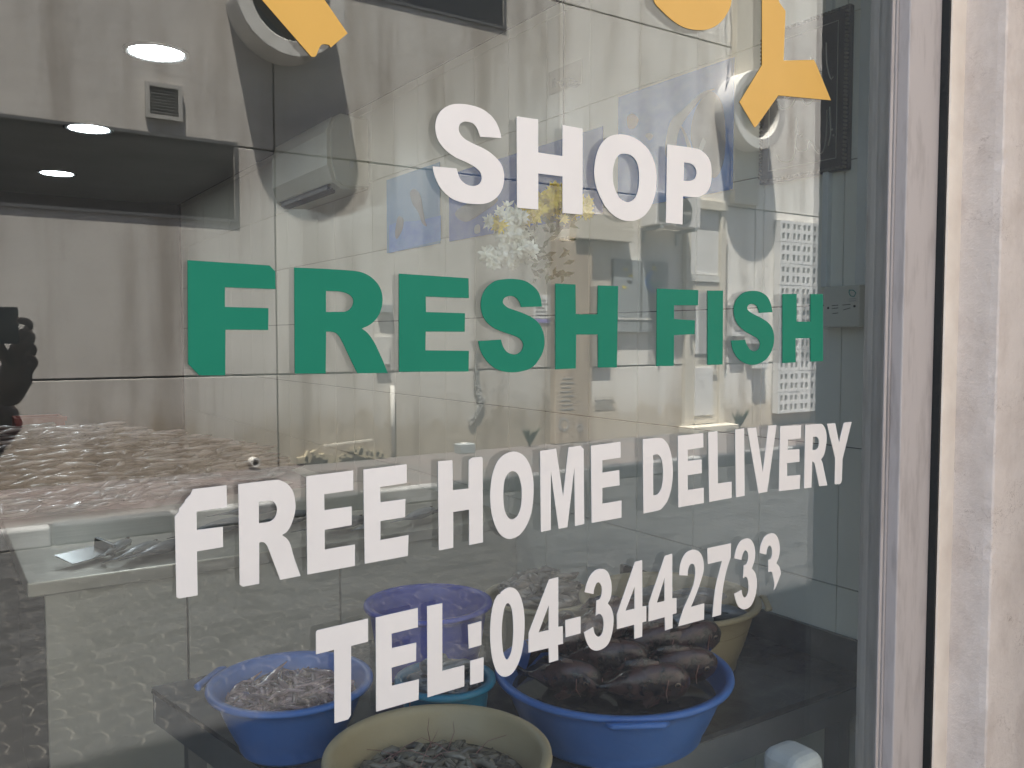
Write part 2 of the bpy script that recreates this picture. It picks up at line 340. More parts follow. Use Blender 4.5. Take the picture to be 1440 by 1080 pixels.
def paver_mesh(m, x, y, dz=0.0):
    n = len(PO); v = [(x + a, y + b, -0.03) for a, b in PO] + [(x + a, y + b, -0.0014 + dz) for a, b in PO]
    cx = sum(a for a, b in PO) / n; cyy = sum(b for a, b in PO) / n
    v += [(x + cx + (a - cx) * .95, y + cyy + (b - cyy) * .9, -0.0002 + dz) for a, b in PO]
    m.add(v, [(i, (i + 1) % n, n + (i + 1) % n, n + i) for i in range(n)] + [(n + i, n + (i + 1) % n, 2 * n + (i + 1) % n, 2 * n + i) for i in range(n)] + [tuple(range(2 * n, 3 * n))])
pm = MB(); paver_mesh(pm, 0, 0); proto = None
rest = MB()
for k, (d, x, y) in enumerate(cells):
    if k < 290:
        if proto is None: proto = pm.build('paver', 'paver', street); o = proto
        else: o = proto.copy(); COL.objects.link(o)
        o.location = (x, y, R.uniform(-.0005, .0005)); o.rotation_euler = (R.uniform(-.002, .002), R.uniform(-.002, .002), 0)
    else: paver_mesh(rest, x, y, R.uniform(-.0005, .0005))
rest.build('paver_field', 'paver', street, kind='stuff')
MB().box(-3.0, 16.0, WALL_Y + 0.002, -6.605, -0.02, 0.15).build('walkway', 'walkway', kind='structure', bevel=0.004)
kerb = MB().box(-3.0, 16.0, -6.60, -6.45, -0.04, -0.004).build('kerb_base', 'sand', kind='structure')
kx = -0.16 - 0.88 * 3
kp = {}
for i in range(20):
    pale = (i % 2 == 1); x0 = kx + 0.88 * i
    nm = 'kerb_pale' if pale else 'kerb_black'
    if nm not in kp:
        kp[nm] = MB().box(0.004, 0.876, -6.60, -6.45, -0.002, 0.155).build('kerb_stone', nm, kerb, bevel=0.018, label='white painted kerb stone' if pale else 'black painted kerb stone'); o = kp[nm]
    else: o = kp[nm].copy(); COL.objects.link(o)
    o.location = (x0, R.uniform(-.006, .006), R.uniform(-.004, .004)); o.rotation_euler = (0, 0, R.uniform(-.006, .006))

# ------------------------------------------------------------------ building across the street (seen in the pane)
FB = thing('concrete_building', (3, WALL_Y, 0), 'long weathered concrete building with panel joints mirrored in the shop window', 'building')
Y0 = WALL_Y
MB().box(-5, 15.2, Y0 - 3.0, Y0 - 0.055, 0, 9.6).build('wall', 'dark', FB)
xs = [-4.65, -0.71, 3.24, 7.17, 9.53, 11.11, 15.0]; zs = [0.1, 1.19, 3.66, 6.1, 9.6]
for zi in range(4):
    for xi in range(len(xs) - 1):
        x0, x1 = xs[xi], xs[xi + 1]
        if zi in (2, 3) and xi == 3: continue
        if zi in (2, 3) and xi == 4: x0 = 7.17
        g = 0.011
        MB().box(x0 + g, x1 - g, Y0 - 0.058 + R.uniform(0, .002), Y0 + R.uniform(-.003, .003), zs[zi] + g, zs[zi + 1] - g)  .build('wall_panel', 'wall_grey' if xi < 2 else ('wall' if xi == 2 else 'wall_white'), FB, bevel=0.004, seg=1)
def strip_window(x0, x1, z0, z1, mull):
    f = MB(); t = 0.035; d0, d1 = Y0 + 0.004, Y0 + 0.018
    f.box(x0, x1, d0, d1, z0, z0 + t); f.box(x0, x1, d0, d1, z1 - t, z1); f.box(x0, x0 + t, d0, d1, z0 + t, z1 - t); f.box(x1 - t, x1, d0, d1, z0 + t, z1 - t)
    for mx in mull: f.box(mx - .012, mx + .012, d0, d1 - .003, z0 + t, z1 - t)
    fr = f.build('strip_window', 'far_frame', FB)
    e = [x0 + t] + list(mull) + [x1 - t]
    for a, b in zip(e[:-1], e[1:]): MB().box(a + .013, b - .013, Y0 + .005, Y0 + .009, z0 + t, z1 - t).build('pane', 'pane_dark', fr)
strip_window(-3.2, 2.83, 2.84, 3.70, [-2.0, -0.6])
strip_window(1.9, 6.30, 5.56, 6.45, [3.3, 4.8])
# vent
f = MB(); x0, x1, z0, z1 = 1.90, 2.26, 3.84, 4.20
for b in ((x0, x1, z0, z0 + .04), (x0, x1, z1 - .04, z1), (x0, x0 + .04, z0 + .04, z1 - .04), (x1 - .04, x1, z0 + .04, z1 - .04)): f.box(b[0], b[1], Y0 + .004, Y0 + .045, b[2], b[3])
vt = f.build('vent', 'vent_frame', FB)
MB().box(x0 + .04, x1 - .04, Y0 + .004, Y0 + .010, z0 + .04, z1 - .04).build('vent_backing', 'dark', vt)
sm = MB(); mx = Matrix.Rotation(math.radians(38), 3, 'X'); sm.obox((0, 0, 0), (x1 - x0 - .085, .030, .004), mx); sp = None
for k in range(9):
    if sp is None: sp = sm.build('slat', 'far_frame', vt, at=(0, 0, 0)); o = sp
    else: o = sp.copy(); COL.objects.link(o)
    o.location = Vector(((x0 + x1) / 2, Y0 + .024, z0 + .058 + k * .031)) - Vector(vt['_o'])
# round window hoods
def hood(cx, cz, r=0.60, p=0.38, w=0.165):
    h = MB().lathe([(r, 0.003), (r, p - .01), (r - .01, p), (r - w + .01, p), (r - w, p - .01), (r - w, 0.003)], (cx, Y0, cz), 56, 'y').build('round_window_hood', 'hood', FB, smooth=False)
    MB().lathe([(0.0005, 0.02), (r - w - .004, 0.02), (r - w - .004, 0.006)], (cx, Y0, cz), 40, 'y').build('pane', 'pane_dark', h)
    b = MB()
    b.box(cx - .012, cx + .012, Y0 + .022, Y0 + .045, cz - r + w + .01, cz + r - w - .01); b.build('glazing_bar', 'far_frame', h)
HY = -WALL_Y - 0.38
hood(at_y(332, 0, HY).x + .60, at_y(428, 82, HY).z + .60); hood((at_y(1033, 146, HY).x + at_y(1104, 167, HY).x) / 2, at_y(1071, 210, HY).z + .60)
# smaller features of that wall
MB().lathe([(.036, 0), (.036, .13), (.052, .13), (.052, -.02)], (2.94, Y0, 0.235), 20, 'y').build('drain_spout', 'hood', FB, smooth=False)
MB().tube([(4.64, Y0 + .035, 0.22), (4.64, Y0 + .035, 1.02)], .027, 10).build('white_downpipe', 'hood', FB, smooth=True)
MB().box(4.42, 4.60, Y0 + .004, Y0 + .05, 1.28, 1.62).build('meter_cover', 'hood', FB, bevel=.006)
MB().box(4.45, 4.64, Y0 + .004, Y0 + .06, 1.90, 2.00).build('cable_clamp', 'grey', FB, bevel=.004)
MB().box(7.02, 7.66, Y0 + .004, Y0 + .12, 0.15, 2.92).build('pier', 'stained', FB, bevel=.012)
MB().box(7.34, 8.36, Y0 + .004, Y0 + .17, 2.95, 3.31).build('door_canopy', 'cream', FB, bevel=.01)
MB().box(7.70, 8.06, Y0 + .004, Y0 + .045, 1.20, 2.94).build('plaster_patch', 'cream', FB, bevel=.004)
cb = MB().box(8.10, 9.15, Y0 + .004, Y0 + .06, 1.68, 2.72).build('metal_cabinet', 'grey', FB, bevel=.006)
MB().box(8.605, 8.625, Y0 + .061, Y0 + .066, 1.70, 2.70).build('door_seam', 'dark', cb)
MB().box(8.12, 9.13, Y0 + .061, Y0 + .068, 1.86, 1.885).build('rail', 'hood', cb)
lg = MB(); lc = (8.86, 2.42)
def wall_plate(pts, d0, th): return MB().plate([pts], lambda p, d: (p[0], Y0 + d0 + d, p[1]), th)
cres = [(lc[0] + .17 * math.cos(q), lc[1] + .17 * math.sin(q)) for q in [math.radians(60 + 230 * k / 18) for k in range(19)]] + [(lc[0] + .05 + .13 * math.cos(q), lc[1] + .02 + .13 * math.sin(q)) for q in [math.radians(285 - 215 * k / 14) for k in range(15)]]
wall_plate(cres, .061, .002).build('logo', 'ink_blue', cb)
wv = [(8.74 + .02 * k, 2.40 + .035 * math.sin(k * .7)) for k in range(15)]; wv += [(x, z - .03) for x, z in wv[::-1]]
wall_plate(wv, .064, .002).build('logo', 'ink_teal', cb)
for k in range(9):
    x, z = (8.36, 8.90)[k % 2] + R.uniform(-.07, .07), 2.66 - (k // 2) * .085 if k % 2 == 0 else 2.72 - (k // 2) * .045
    q = [(x + .05 * math.cos(t) * R.uniform(.5, 1.3), z + .025 * math.sin(t) * R.uniform(.5, 1.3)) for t in [6.283 * i / 9 for i in range(9)]]
    if z < 2.70: wall_plate(q, .061, .002).build('lettering', 'ink_yellow' if k % 3 else 'ink', cb)
for k in range(6):
    z = 1.95 + k * .06; x = 9.04 + .03 * math.sin(k * 1.7)
    wall_plate([(x - .04, z), (x + .03, z + .012), (x + .05, z + .05), (x - .01, z + .03)], .061, .002).build('lettering', 'ink', cb)
# door bay
MB().box(9.50, 9.60, Y0 + .004, Y0 + .08, 0.15, 3.55).build('door_jamb', 'cream', FB, bevel=.008)
MB().box(10.24, 10.36, Y0 + .004, Y0 + .08, 0.15, 3.55).build('door_jamb', 'cream', FB, bevel=.008)
MB().box(9.50, 10.36, Y0 + .004, Y0 + .10, 3.552, 3.70).build('door_lintel', 'cream', FB, bevel=.008)
dr = MB().box(9.605, 10.236, Y0 + .004, Y0 + .045, 0.27, 2.45).build('door', 'cream', FB, bevel=.004)
for zz in ((0.40, 1.15), (1.35, 2.3)): MB().box(9.72, 10.12, Y0 + .046, Y0 + .058, zz[0], zz[1]).build('door_panel', 'white_paint', dr, bevel=.005)
MB().tube([(10.17, Y0 + .05, 1.22), (10.17, Y0 + .10, 1.22), (10.08, Y0 + .10, 1.22)], .012, 8).build('handle', 'chrome', dr)
MB().box(9.605, 10.236, Y0 + .004, Y0 + .06, 2.46, 2.56).build('door_transom', 'hood', FB)
MB().box(9.605, 10.236, Y0 + .004, Y0 + .03, 2.57, 3.54).build('transom_board', 'white_paint', FB)
MB().box(9.44, 10.46, Y0 + .004, Y0 + .30, 0.152, 0.26).build('door_step', 'cream', FB, bevel=.012)
MB().box(10.50, 11.06, Y0 + .004, Y0 + .11, 3.70, 9.5).build('upper_pier', 'cream', FB, bevel=.01)
# meter boxes and cables
for (a, b, c, d) in ((10.46, 10.78, 1.62, 2.12), (10.86, 11.30, 1.50, 2.02), (11.02, 11.32, 1.10, 1.36)):
    q = MB().box(a, b, Y0 + .006, Y0 + .13, c, d).build('meter_box', 'white_paint', FB, bevel=.008)
    MB().box(a + .05, b - .05, Y0 + .131, Y0 + .135, c + .1, d - .16).build('meter_dial', 'hood', q)
    for k in range(3): MB().lathe([(.0005, .003), (.014, .003), (.014, 0)], (a + .06 + k * .08, Y0 + .135, d - .08), 10, 'y').build('knob', 'dark', q)
for k in range(5):
    xa, xb = 10.4 + .22 * k, 10.62 + .2 * k
    MB().tube([(xa + (xb - xa) * t / 10, Y0 + .03 + .02 * (k % 2), 1.62 - .35 * math.sin(math.pi * t / 10) * (.5 + .2 * k) + .08 * k * t / 10) for t in range(11)], .008, 6).build('cable', 'tread', FB, smooth=True)
MB().tube([(10.44, Y0 + .02, 1.1 + .12 * t + .0) for t in range(18)], .014, 6).build('cable', 'tread', FB, smooth=True)
MB().tube([(10.22 + .05 * math.sin(t * .9) + .02 * t / 6, Y0 + .18, 3.75 + t * .28) for t in range(20)], .010, 6).build('cable', 'tread', FB, smooth=True)
# breeze-block screen
sc_ = MB().box(11.575, 12.88, Y0 + .004, Y0 + .012, 0.37, 3.50).build('screen_shade_sheet', 'dark', FB)  # near-black sheet paints the deep shade seen through the block holes
bl = MB(); bw, bh = .262, .352
for a in (0, .113, .226): bl.box(a, a + .049 if a < .2 else bw - .006, 0, .12, 0, bh - .006)
for z in (0, .148, .296):
    for a, b in ((.0495, .1125), (.1625, .2255)): bl.box(a, b, 0, .12, z, min(z + (.046 if z < .1 else .05 + .012 * (z < .2)), bh - .006))
bp_ = None
for i in range(5):
    for j in range(9):
        if bp_ is None: bp_ = bl.build('screen_block', 'white_paint', sc_, at=(0, 0, 0)); o = bp_
        else: o = bp_.copy(); COL.objects.link(o)
        o.location = Vector((11.56 + i * bw, Y0 + .016 + R.uniform(0, .006), 0.355 + j * bh)) - Vector(sc_['_o'])
# paper on the pier, stencilled lines, ring marks, plaster ledge
pp = MB().box(6.74, 7.01, Y0 + .004, Y0 + .010, 1.86, 2.18).build('paper_notice', 'paper', FB)
MB().box(6.75, 7.0, Y0 + .011, Y0 + .013, 1.80, 1.855).build('violet_band', 'ink_purple', pp)
for k in range(5): MB().box(6.77, 6.98 - .03 * (k % 3), Y0 + .011, Y0 + .013, 1.90 + k * .05, 1.915 + k * .05).build('text_line', 'ink_grey', pp)
for k in range(5): MB().box(7.80 + .02 * (k % 2), 8.18 - .05 * (k % 3), Y0 + .005, Y0 + .008, 0.60 + k * .036, 0.612 + k * .036).build('stencil_line', 'ink_grey', FB)
for (cx, cz, r) in ((7.17, .42, .09), (7.45, .36, .055)):
    MB().lathe([(r, .121), (r, .124), (r - .022, .124), (r - .022, .121)], (cx, Y0, cz), 24, 'y').build('ring_mark', 'ink_grey', FB)
for k in range(8): MB().box(7.10 + .03 * (k % 2), 7.34 - .03 * (k % 3), Y0 + .121, Y0 + .124, 0.62 + k * .06, 0.632 + k * .06).build('pier_scrawl', 'ink_grey', FB)
lm = MB()
for k in range(16): 
    xx = 3.5 + k * .068; lm.obox((xx, Y0 + .03, .22 + .05 * math.sin(k * .8) + R.uniform(-.03, .03)), (R.uniform(.06, .12), .07, R.uniform(.03, .12)), Matrix.Rotation(R.uniform(-.5, .5), 3, 'Y'))
lm.build('crumbling_plaster', 'rubble', FB)
MB().obox((4.05, Y0 + .05, .37), (.62, .03, .022), Matrix.Rotation(-.05, 3, 'Y')).build('plaster_ledge', 'cream', FB)
# outdoor AC unit on brackets
ac = thing('outdoor_unit', (9.0, Y0 + .02, 3.16), 'white outdoor air conditioner on a bracket above the grey cabinet', 'air conditioner')
MB().box(8.56, 9.44, Y0 + .10, Y0 + .42, 3.19, 3.66).build('casing', 'white_paint', ac, bevel=.015)
gr = MB().lathe([(.19, .424), (.19, .436), (.175, .436), (.175, .424)], (9.06, Y0, 3.42), 30, 'y')
for k in range(5): gr.lathe([(.03 * k + .03, .424), (.03 * k + .03, .432), (.03 * k + .024, .432), (.03 * k + .024, .424)], (9.06, Y0, 3.42), 24, 'y')
gr.build('fan_grille', 'dark', ac)
MB().box(8.60, 8.80, Y0 + .421, Y0 + .426, 3.27, 3.6).build('side_louvre', 'grey', ac)
br = MB()
for x in (8.66, 9.34): MB().plate([[(Y0 + .012, 3.186), (Y0 + .45, 3.186), (Y0 + .45, 3.15), (Y0 + .05, 3.14), (Y0 + .045, 2.98), (Y0 + .012, 2.98)]], lambda p, d: (x - .02 + d, p[0], p[1]), .04).build('bracket', 'grey', ac)
# loose things at the foot of that wall
bx = thing('small_box', (5.57, -8.38, .15), 'small dark box with a white label standing at the foot of the far wall', 'box')
MB().box(5.46, 5.68, -8.46, -8.30, .151, .27).build('box_body', 'grey', bx, bevel=.008); MB().box(5.53, 5.62, -8.43, -8.35, .2705, .274).build('box_label', 'paper', bx)
def weed(x, y, z, h, label, n=70):
    t = thing('weed', (x, y, z), label, 'weed'); m = MB(); s = MB()
    for k in range(n):
        q = R.uniform(0, 6.283); l = h * R.uniform(.4, 1); tip = Vector((x + math.cos(q) * l * .6, y + abs(math.sin(q)) * l * .5, z + l)); b = Vector((x, y, z)); md = b.lerp(tip, .55) + Vector((0, 0, .03))
        sd = (tip - b).cross(Vector((0, 1, .2))).normalized() * .02
        m.add([b, md + sd, tip, md - sd], [(0, 1, 2, 3)])
    m.build('leaves', 'leaf', t)
    for k in range(4): s.tube([(x, y, z), (x + R.uniform(-.06, .06), y, z + h * .6), (x + R.uniform(-.1, .1), y, z + h)], [.006, .004, .002], 5)
    s.build('stem', 'leaf', t)
weed(6.62, Y0 + .09, .15, .26, 'small green weed growing by the wall left of the stained pier'); weed(10.50, Y0 + .25, .15, .34, 'green weed growing beside the door step of the far wall')
ch = thing('hanging_chain', (5.84, Y0 + .03, 1.4), 'grey knotted chain hanging down the far concrete wall', 'chain')
cm = MB(); pth = [(5.84, 1.42), (5.83, 1.2), (5.84, 1.0), (5.88, .86), (5.92, .78), (5.86, .66), (5.74, .53)]
for k in range(54):
    t = k / 53 * (len(pth) - 1); i = min(int(t), len(pth) - 2); u = t - i
    x = pth[i][0] * (1 - u) + pth[i + 1][0] * u + R.uniform(-.025, .025); z = pth[i][1] * (1 - u) + pth[i + 1][1] * u
    q0 = R.uniform(0, 6.28); cm.tube([(x + .028 * math.cos(q0 + q), Y0 + .022 + .006 * math.sin(q * 2), z + .028 * math.sin(q0 + q)) for q in [6.2832 * j / 8 for j in range(9)]], .006, 5)
cm.build('chain_links', 'ink_grey', ch, smooth=True)

# ------------------------------------------------------------------ the shop: shell
MB().box(-4, 6, 0.001, 8.2, 2.97, 11.6).build('upper_storey', 'facade', kind='structure')
MB().box(-4, -1.062, 0.0, 0.2, 0, 2.968).build('front_wall', 'plaster', kind='structure')
MB().box(-1.06, 1.648, 0.008, 0.16, 0, 0.40).build('window_sill_wall', 'plaster', kind='structure')
MB().box(-3.0, 1.838, 0.165, 7.0, -0.02, 0.004).build('shop_floor', 'floor', kind='structure')
MB().box(-3.0, 1.838, 0.012, 7.0, 2.755, 2.79).build('shop_ceiling', 'ceiling', kind='structure')
MB().box(-3.1, 2.1, 7.0, 7.15, 0, 2.968).build('back_wall', 'inner_wall', kind='structure')
MB().box(-3.12, -3.0, 0.2, 7.0, 0, 2.968).build('side_wall', 'inner_wall', kind='structure')
tw = MB().box(1.848, 2.1, 0.06, 7.0, 0, 2.968).build('tiled_wall', 'grout', kind='structure')
tp = None
ty0, tz0, tdy, tdz = 0.312, 0.99, 0.2435, 0.345
for i in range(-1, 28):
    for j in range(-3, 6):
        y = ty0 + i * tdy; z = tz0 + j * tdz
        if z + tdz < .05 or y + tdy > 7.0: continue
        h = min(tdz, 2.754 - z)
        if h < .03: continue
        if j in (5,) or z < 0 or i == -1:
            m = MB().box(1.8405, 1.8475, max(y, .065) + .0015, y + tdy - .0015, max(z, 0.006) + .0015, z + h - .0015); o = m.build('tile', 'tile', tw)
        else:
            if tp is None: tp = MB().box(1.8405, 1.8475, .0015, tdy - .0015, .0015, tdz - .0015).build('tile', 'tile', tw, at=(0, 0, 0)); o = tp
            else: o = tp.copy(); COL.objects.link(o)
            o.location = (R.uniform(-.0006, .0004), y, z)
# plaster pier right of the window
def rough_block(name, m, x0, x1, y0, y1, z0, z1, jit, n=150, **kw):
    b = MB(); 
    ring = []; m_ = 7
    for k in range(n + 1):
        z = z0 + (z1 - z0) * k / n
        jj = [(R.uniform(-jit, jit) + (R.random() < .05) * R.uniform(0, jit * 2.2)) for _ in range(2)]
        ring.append([(x0, y1, z), (x0, y0 + .016, z), (x0 + .001 + abs(jj[0]), y0 + .003, z), (x0 + .004 + abs(jj[1]), y0 + abs(jj[0]) * .5, z), (x0 + .018, y0, z), (x1, y0, z), (x1, y1, z)])
    vs = [p for r in ring for p in r]; fs = []
    for k in range(n):
        for i in range(m_): fs.append((k * m_ + i, k * m_ + (i + 1) % m_, (k + 1) * m_ + (i + 1) % m_, (k + 1) * m_ + i))
    b.add(vs, fs); return b.build(name, m, **kw)
LIPX = at_y(1325, 540, -.05).x; REVX = at_y(1345, 540, -.05).x
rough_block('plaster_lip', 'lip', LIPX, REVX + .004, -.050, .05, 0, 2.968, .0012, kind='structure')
rough_block('plaster_pier', 'plaster', REVX, 2.30, -.128, .0005, 0, 2.968, .0022, kind='structure')
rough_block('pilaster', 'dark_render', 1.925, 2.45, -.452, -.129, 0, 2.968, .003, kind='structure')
MB().box(2.301, 6, -.12, .2, 0, 2.968).build('front_wall', 'facade', kind='structure')
MB().box(LIPX - .006, LIPX - .0005, -.049, .05, 0.0, 2.968).build('sealant_strip', 'sealant', kind='structure')

# ------------------------------------------------------------------ the window, its frame and the vinyl letters
WIN = thing('shop_window', (0.3, 0, 0.4), 'large fish shop window with green and white vinyl lettering on the pane', 'window')
pane = MB().box(-1.04, 1.60, 0.0, 0.0085, 0.43, 2.70).build('glass_pane', 'glass', WIN)
J0 = at_y(1268, 540, -.034).x; J1 = at_y(1312, 540, -.034).x; B0 = at_y(1250, 540, -.012).x
MB().box(J0, J1, -.034, .05, 0.40, 2.90).build('frame_jamb', 'alu', WIN, bevel=.0025)
MB().box(B0, J0 - .0006, -.012, -.0006, 0.401, 2.899).build('glazing_bead', 'alu', WIN, bevel=.002)
MB().box(J0 - .026, J0 - .018, -.0145, -.0121, 0.402, 2.898).build('bead_ridge', 'alu', WIN)
MB().box(at_y(1236, 540, .03).x, 1.70, .0100, .058, 0.43, 2.74).build('inner_mullion', 'alu_in', WIN, bevel=.002)
MB().box(-1.06, -1.0, -.034, .05, 0.40, 2.90).build('frame_jamb', 'alu', WIN, bevel=.0025)
MB().box(-.999, J0 - .001, -.034, .05, 2.66, 2.74).build('frame_head', 'alu', WIN, bevel=.0025)
MB().box(-.999, J0 - .001, -.034, .05, 0.40, 0.46).build('frame_sill', 'alu', WIN, bevel=.0025)
MB().box(-1.06, J1, .0, .2, 2.905, 2.968).build('frame_cover', 'plaster', WIN)
MB().box(J1 + .0005, 2.1, .0515, .0595, 0, 2.968).build('corner_post', 'plaster', kind='structure')

def trace(region, scale, text):
    """points read off an enlarged crop of the photograph -> pixels; '*' marks a sharp corner"""
    out = []
    for w in text.split():
        c = w.endswith('*'); x, y = w.rstrip('*').split(',')
        out.append((region[0] + float(x) / scale, region[1] + float(y) / scale, c))
    return out
def smooth_loop(p, sub=4):
    n = len(p); res = []
    for i in range(n):
        a, b, c, d = p[i - 1], p[i], p[(i + 1) % n], p[(i + 2) % n]
        res.append((b[0], b[1]))
        if b[2] and c[2]: continue
        m1 = ((c[0] - a[0]) * .5, (c[1] - a[1]) * .5) if not b[2] else ((c[0] - b[0]) * .8, (c[1] - b[1]) * .8)
        m2 = ((d[0] - b[0]) * .5, (d[1] - b[1]) * .5) if not c[2] else ((c[0] - b[0]) * .8, (c[1] - b[1]) * .8)
        for k in range(1, sub):
            t = k / sub; h00 = 2 * t**3 - 3 * t**2 + 1; h10 = t**3 - 2 * t**2 + t; h01 = -2 * t**3 + 3 * t**2; h11 = t**3 - t**2
            res.append((h00 * b[0] + h10 * m1[0] + h01 * c[0] + h11 * m2[0], h00 * b[1] + h10 * m1[1] + h01 * c[1] + h11 * m2[1]))
    return res
def letter(material, label, region, scale, *loops, name='letter'):
    ls = []
    for t in loops:
        px = smooth_loop(trace(region, scale, t)) if isinstance(t, str) else smooth_loop(t)
        ls.append([(q.x, q.z) for q in (at_y(x, y, 0.0) for x, y in px)])
    m = MB().plate(ls, lambda p, d: (p[0], -.0014 + d, p[1]), .0010)
    return m.build(name, material, WIN, label=label)
W_, G_, Y_ = 'white_vinyl', 'green_vinyl', 'yellow_vinyl'
r = (600, 130); s = 6.355
letter(W_, 'white letter S of SHOP', r, s, '663,410* 655,370 640,320 605,250 550,190 480,145 400,118 320,105 240,106 180,125 125,165 90,220 74,290 78,360 100,430 145,495 200,545 270,590 350,625 430,670 475,715 488,770 470,815 430,835 380,833 330,810 290,765 268,700 262,680* 50,662* 60,720 85,790 120,855 170,910 230,955 310,983 400,997 490,998 560,980 620,940 665,875 685,800 686,730 670,660 630,600 570,545 500,500 420,463 340,420 300,380 282,335 290,290 320,265 360,263 410,280 445,320 468,380 473,397*')
letter(W_, 'white letter H of SHOP', r, s, '800,216* 992,242* 992,538* 1210,570* 1210,292* 1388,325* 1388,1092* 1210,1078* 1210,752* 992,725* 992,1047* 803,1030*')
r = (800, 160); s = 6.545
letter(W_, 'white letter O of SHOP', r, s, '455,190 540,200 620,235 700,300 755,380 790,480 800,580 795,700 775,790 735,880 680,945 610,980 540,988 470,972 400,930 335,860 285,770 250,680 232,590 230,500 245,400 275,310 320,245 380,205', '505,368 560,380 605,420 632,480 642,560 640,650 625,730 595,785 550,812 510,808 460,775 425,710 402,630 398,540 408,470 430,410 465,375')
letter(W_, 'white letter P of SHOP', r, s, '900,283* 1150,318 1220,345 1275,400 1302,470 1308,560 1300,650 1270,715 1215,755 1150,768 1045,758* 1040,1020* 888,1003*', '1055,448* 1110,458 1145,480 1166,520 1168,560 1150,600 1110,618 1050,617*')
r = (250, 355); s = 6.0
letter(G_, 'green letter F of FRESH with clipped corners', r, s, '80,66* 770,110* 820,160* 822,310* 395,295* 395,460* 762,470* 760,655* 400,652* 398,1037* 180,1037* 85,940*')
letter(G_, 'green letter R of FRESH', (0, 0), 1.0, '413.3,376.3* 460,378.4 496.7,381 512,384.5 524.2,392.2 533.3,403.6 537.3,417.4 536.4,431.1 531,444.9 521.1,455.6 508.1,462.1* 516.5,468.5 525.7,481.5 534.9,500.6 544.8,524.6* 502,524.8* 490.6,501.4 481,481 475,471 468,467 458,466.3* 457.5,525.3* 414.2,525.3*', '457.8,409.2* 476.8,410 489,413.5 495.1,418.9 496.2,425.8 492.8,433.4 486,438 475,438.6 457.8,438.6*')
r = (460, 370); s = 6.545
letter(G_, 'green letter E of FRESH', r, s, '658,97* 1297,140* 1300,323* 903,308* 905,450* 1265,462* 1262,632* 903,630* 900,803* 1300,808* 1298,998* 658,1000*')
r = (660, 380)
letter(G_, 'green letter S of FRESH', r, s, '662,335* 655,270 630,200 580,145 510,100 420,82 330,82 240,98 165,150 120,220 102,300 110,390 150,470 220,530 310,570 400,600 460,630 492,680 480,735 440,770 390,772 340,750 305,700 286,638* 78,652* 95,730 130,800 190,870 270,920 370,940 480,930 570,895 630,830 672,750 688,660 675,570 640,495 580,440 500,400 420,370 350,345 310,310 305,280 325,250 370,237 420,250 455,290 472,340*')
letter(G_, 'green letter H of FRESH', r, s, '788,122* 972,132* 975,405* 1175,405* 1180,140* 1365,146* 1352,895* 1180,895* 1180,592* 978,592* 975,905* 788,912*')
r = (910, 390); s = 5.538
letter(G_, 'green letter F of FISH', r, s, '72,88* 395,100* 392,218* 205,218* 205,325* 368,335* 365,443* 205,450* 203,690* 68,692*')
letter(G_, 'green letter I of FISH', r, s, '467,104* 587,103* 584,680* 466,682*')
letter(G_, 'green letter S of FISH', r, s, '972,272* 960,210 930,150 880,115 820,105 760,115 710,150 680,200 670,260 680,320 710,375 760,420 820,455 860,480 875,520 862,560 830,575 795,560 770,520 760,487* 650,492* 660,555 690,615 740,660 810,682 870,670 930,630 970,560 985,480 975,410 945,360 890,320 830,290 790,265 775,240 785,215 815,208 845,220 862,250 868,278*')
letter(G_, 'green letter H of FISH', r, s, '1050,130* 1160,130* 1160,345* 1268,345* 1268,130* 1365,130* 1365,652* 1268,657* 1268,473* 1152,475* 1152,662* 1050,668*')
r = (240, 640); s = 5.145
letter(W_, 'white letter F of FREE with a torn top corner', r, s, '158,246* 402,217* 405,373* 185,407* 187,540* 375,518* 377,663* 188,695* 193,1012* 60,1035* 40,1025* 28,445* 55,410* 60,385* 98,340* 105,322* 140,285*')
letter(W_, 'white letter R of FREE', r, s, '487,210* 740,180 800,185 850,215 885,270 900,350 895,420 870,500 840,550 803,577* 840,605 865,650 890,740 937,872* 790,900* 735,755 700,665 680,635 655,627 638,632* 638,928* 520,950* 498,935*', '635,338* 700,328 740,335 762,365 767,400 755,445 725,475 685,487 636,492*')
r = (410, 620)
letter(W_, 'white letter E, first of FREE', r, s, '104,255* 443,213* 443,355* 233,385* 235,500* 432,473* 432,608* 237,642* 237,785* 455,748* 455,902* 112,965*')
letter(W_, 'white letter E, last of FREE', r, s, '517,207* 830,168* 830,303* 637,333* 640,443* 820,420* 818,550* 640,578* 640,717* 843,680* 838,830* 527,887*')
r = (600, 610); s = 6.35
letter(W_, 'white letter H of HOME', r, s, '97,245* 225,235* 230,502* 370,488* 372,235* 405,212* 485,205* 495,215* 498,967* 375,992* 375,675* 233,697* 233,1015* 105,1040*')
letter(W_, 'white letter O of HOME', r, s, '775,158 850,185 900,245 935,340 950,450 945,600 925,720 880,830 820,905 745,937 690,925 640,880 600,800 575,700 563,570 570,450 590,340 630,245 690,185', '765,332 805,355 832,420 845,500 843,600 830,680 800,740 755,763 715,735 690,670 680,580 682,480 695,400 725,350')
r = (740, 600); s = 6.75
letter(W_, 'white letter M of HOME', r, s, '127,230* 278,208* 345,660* 397,195* 510,180* 540,212* 545,922* 458,942* 452,385* 385,952* 303,968* 228,415* 228,978* 135,998*')
letter(W_, 'white letter E of HOME', r, s, '610,180* 890,142* 890,292* 717,318* 717,435* 878,412* 880,555* 717,580* 717,730* 900,700* 898,862* 617,912*')
r = (890, 580); s = 7.2
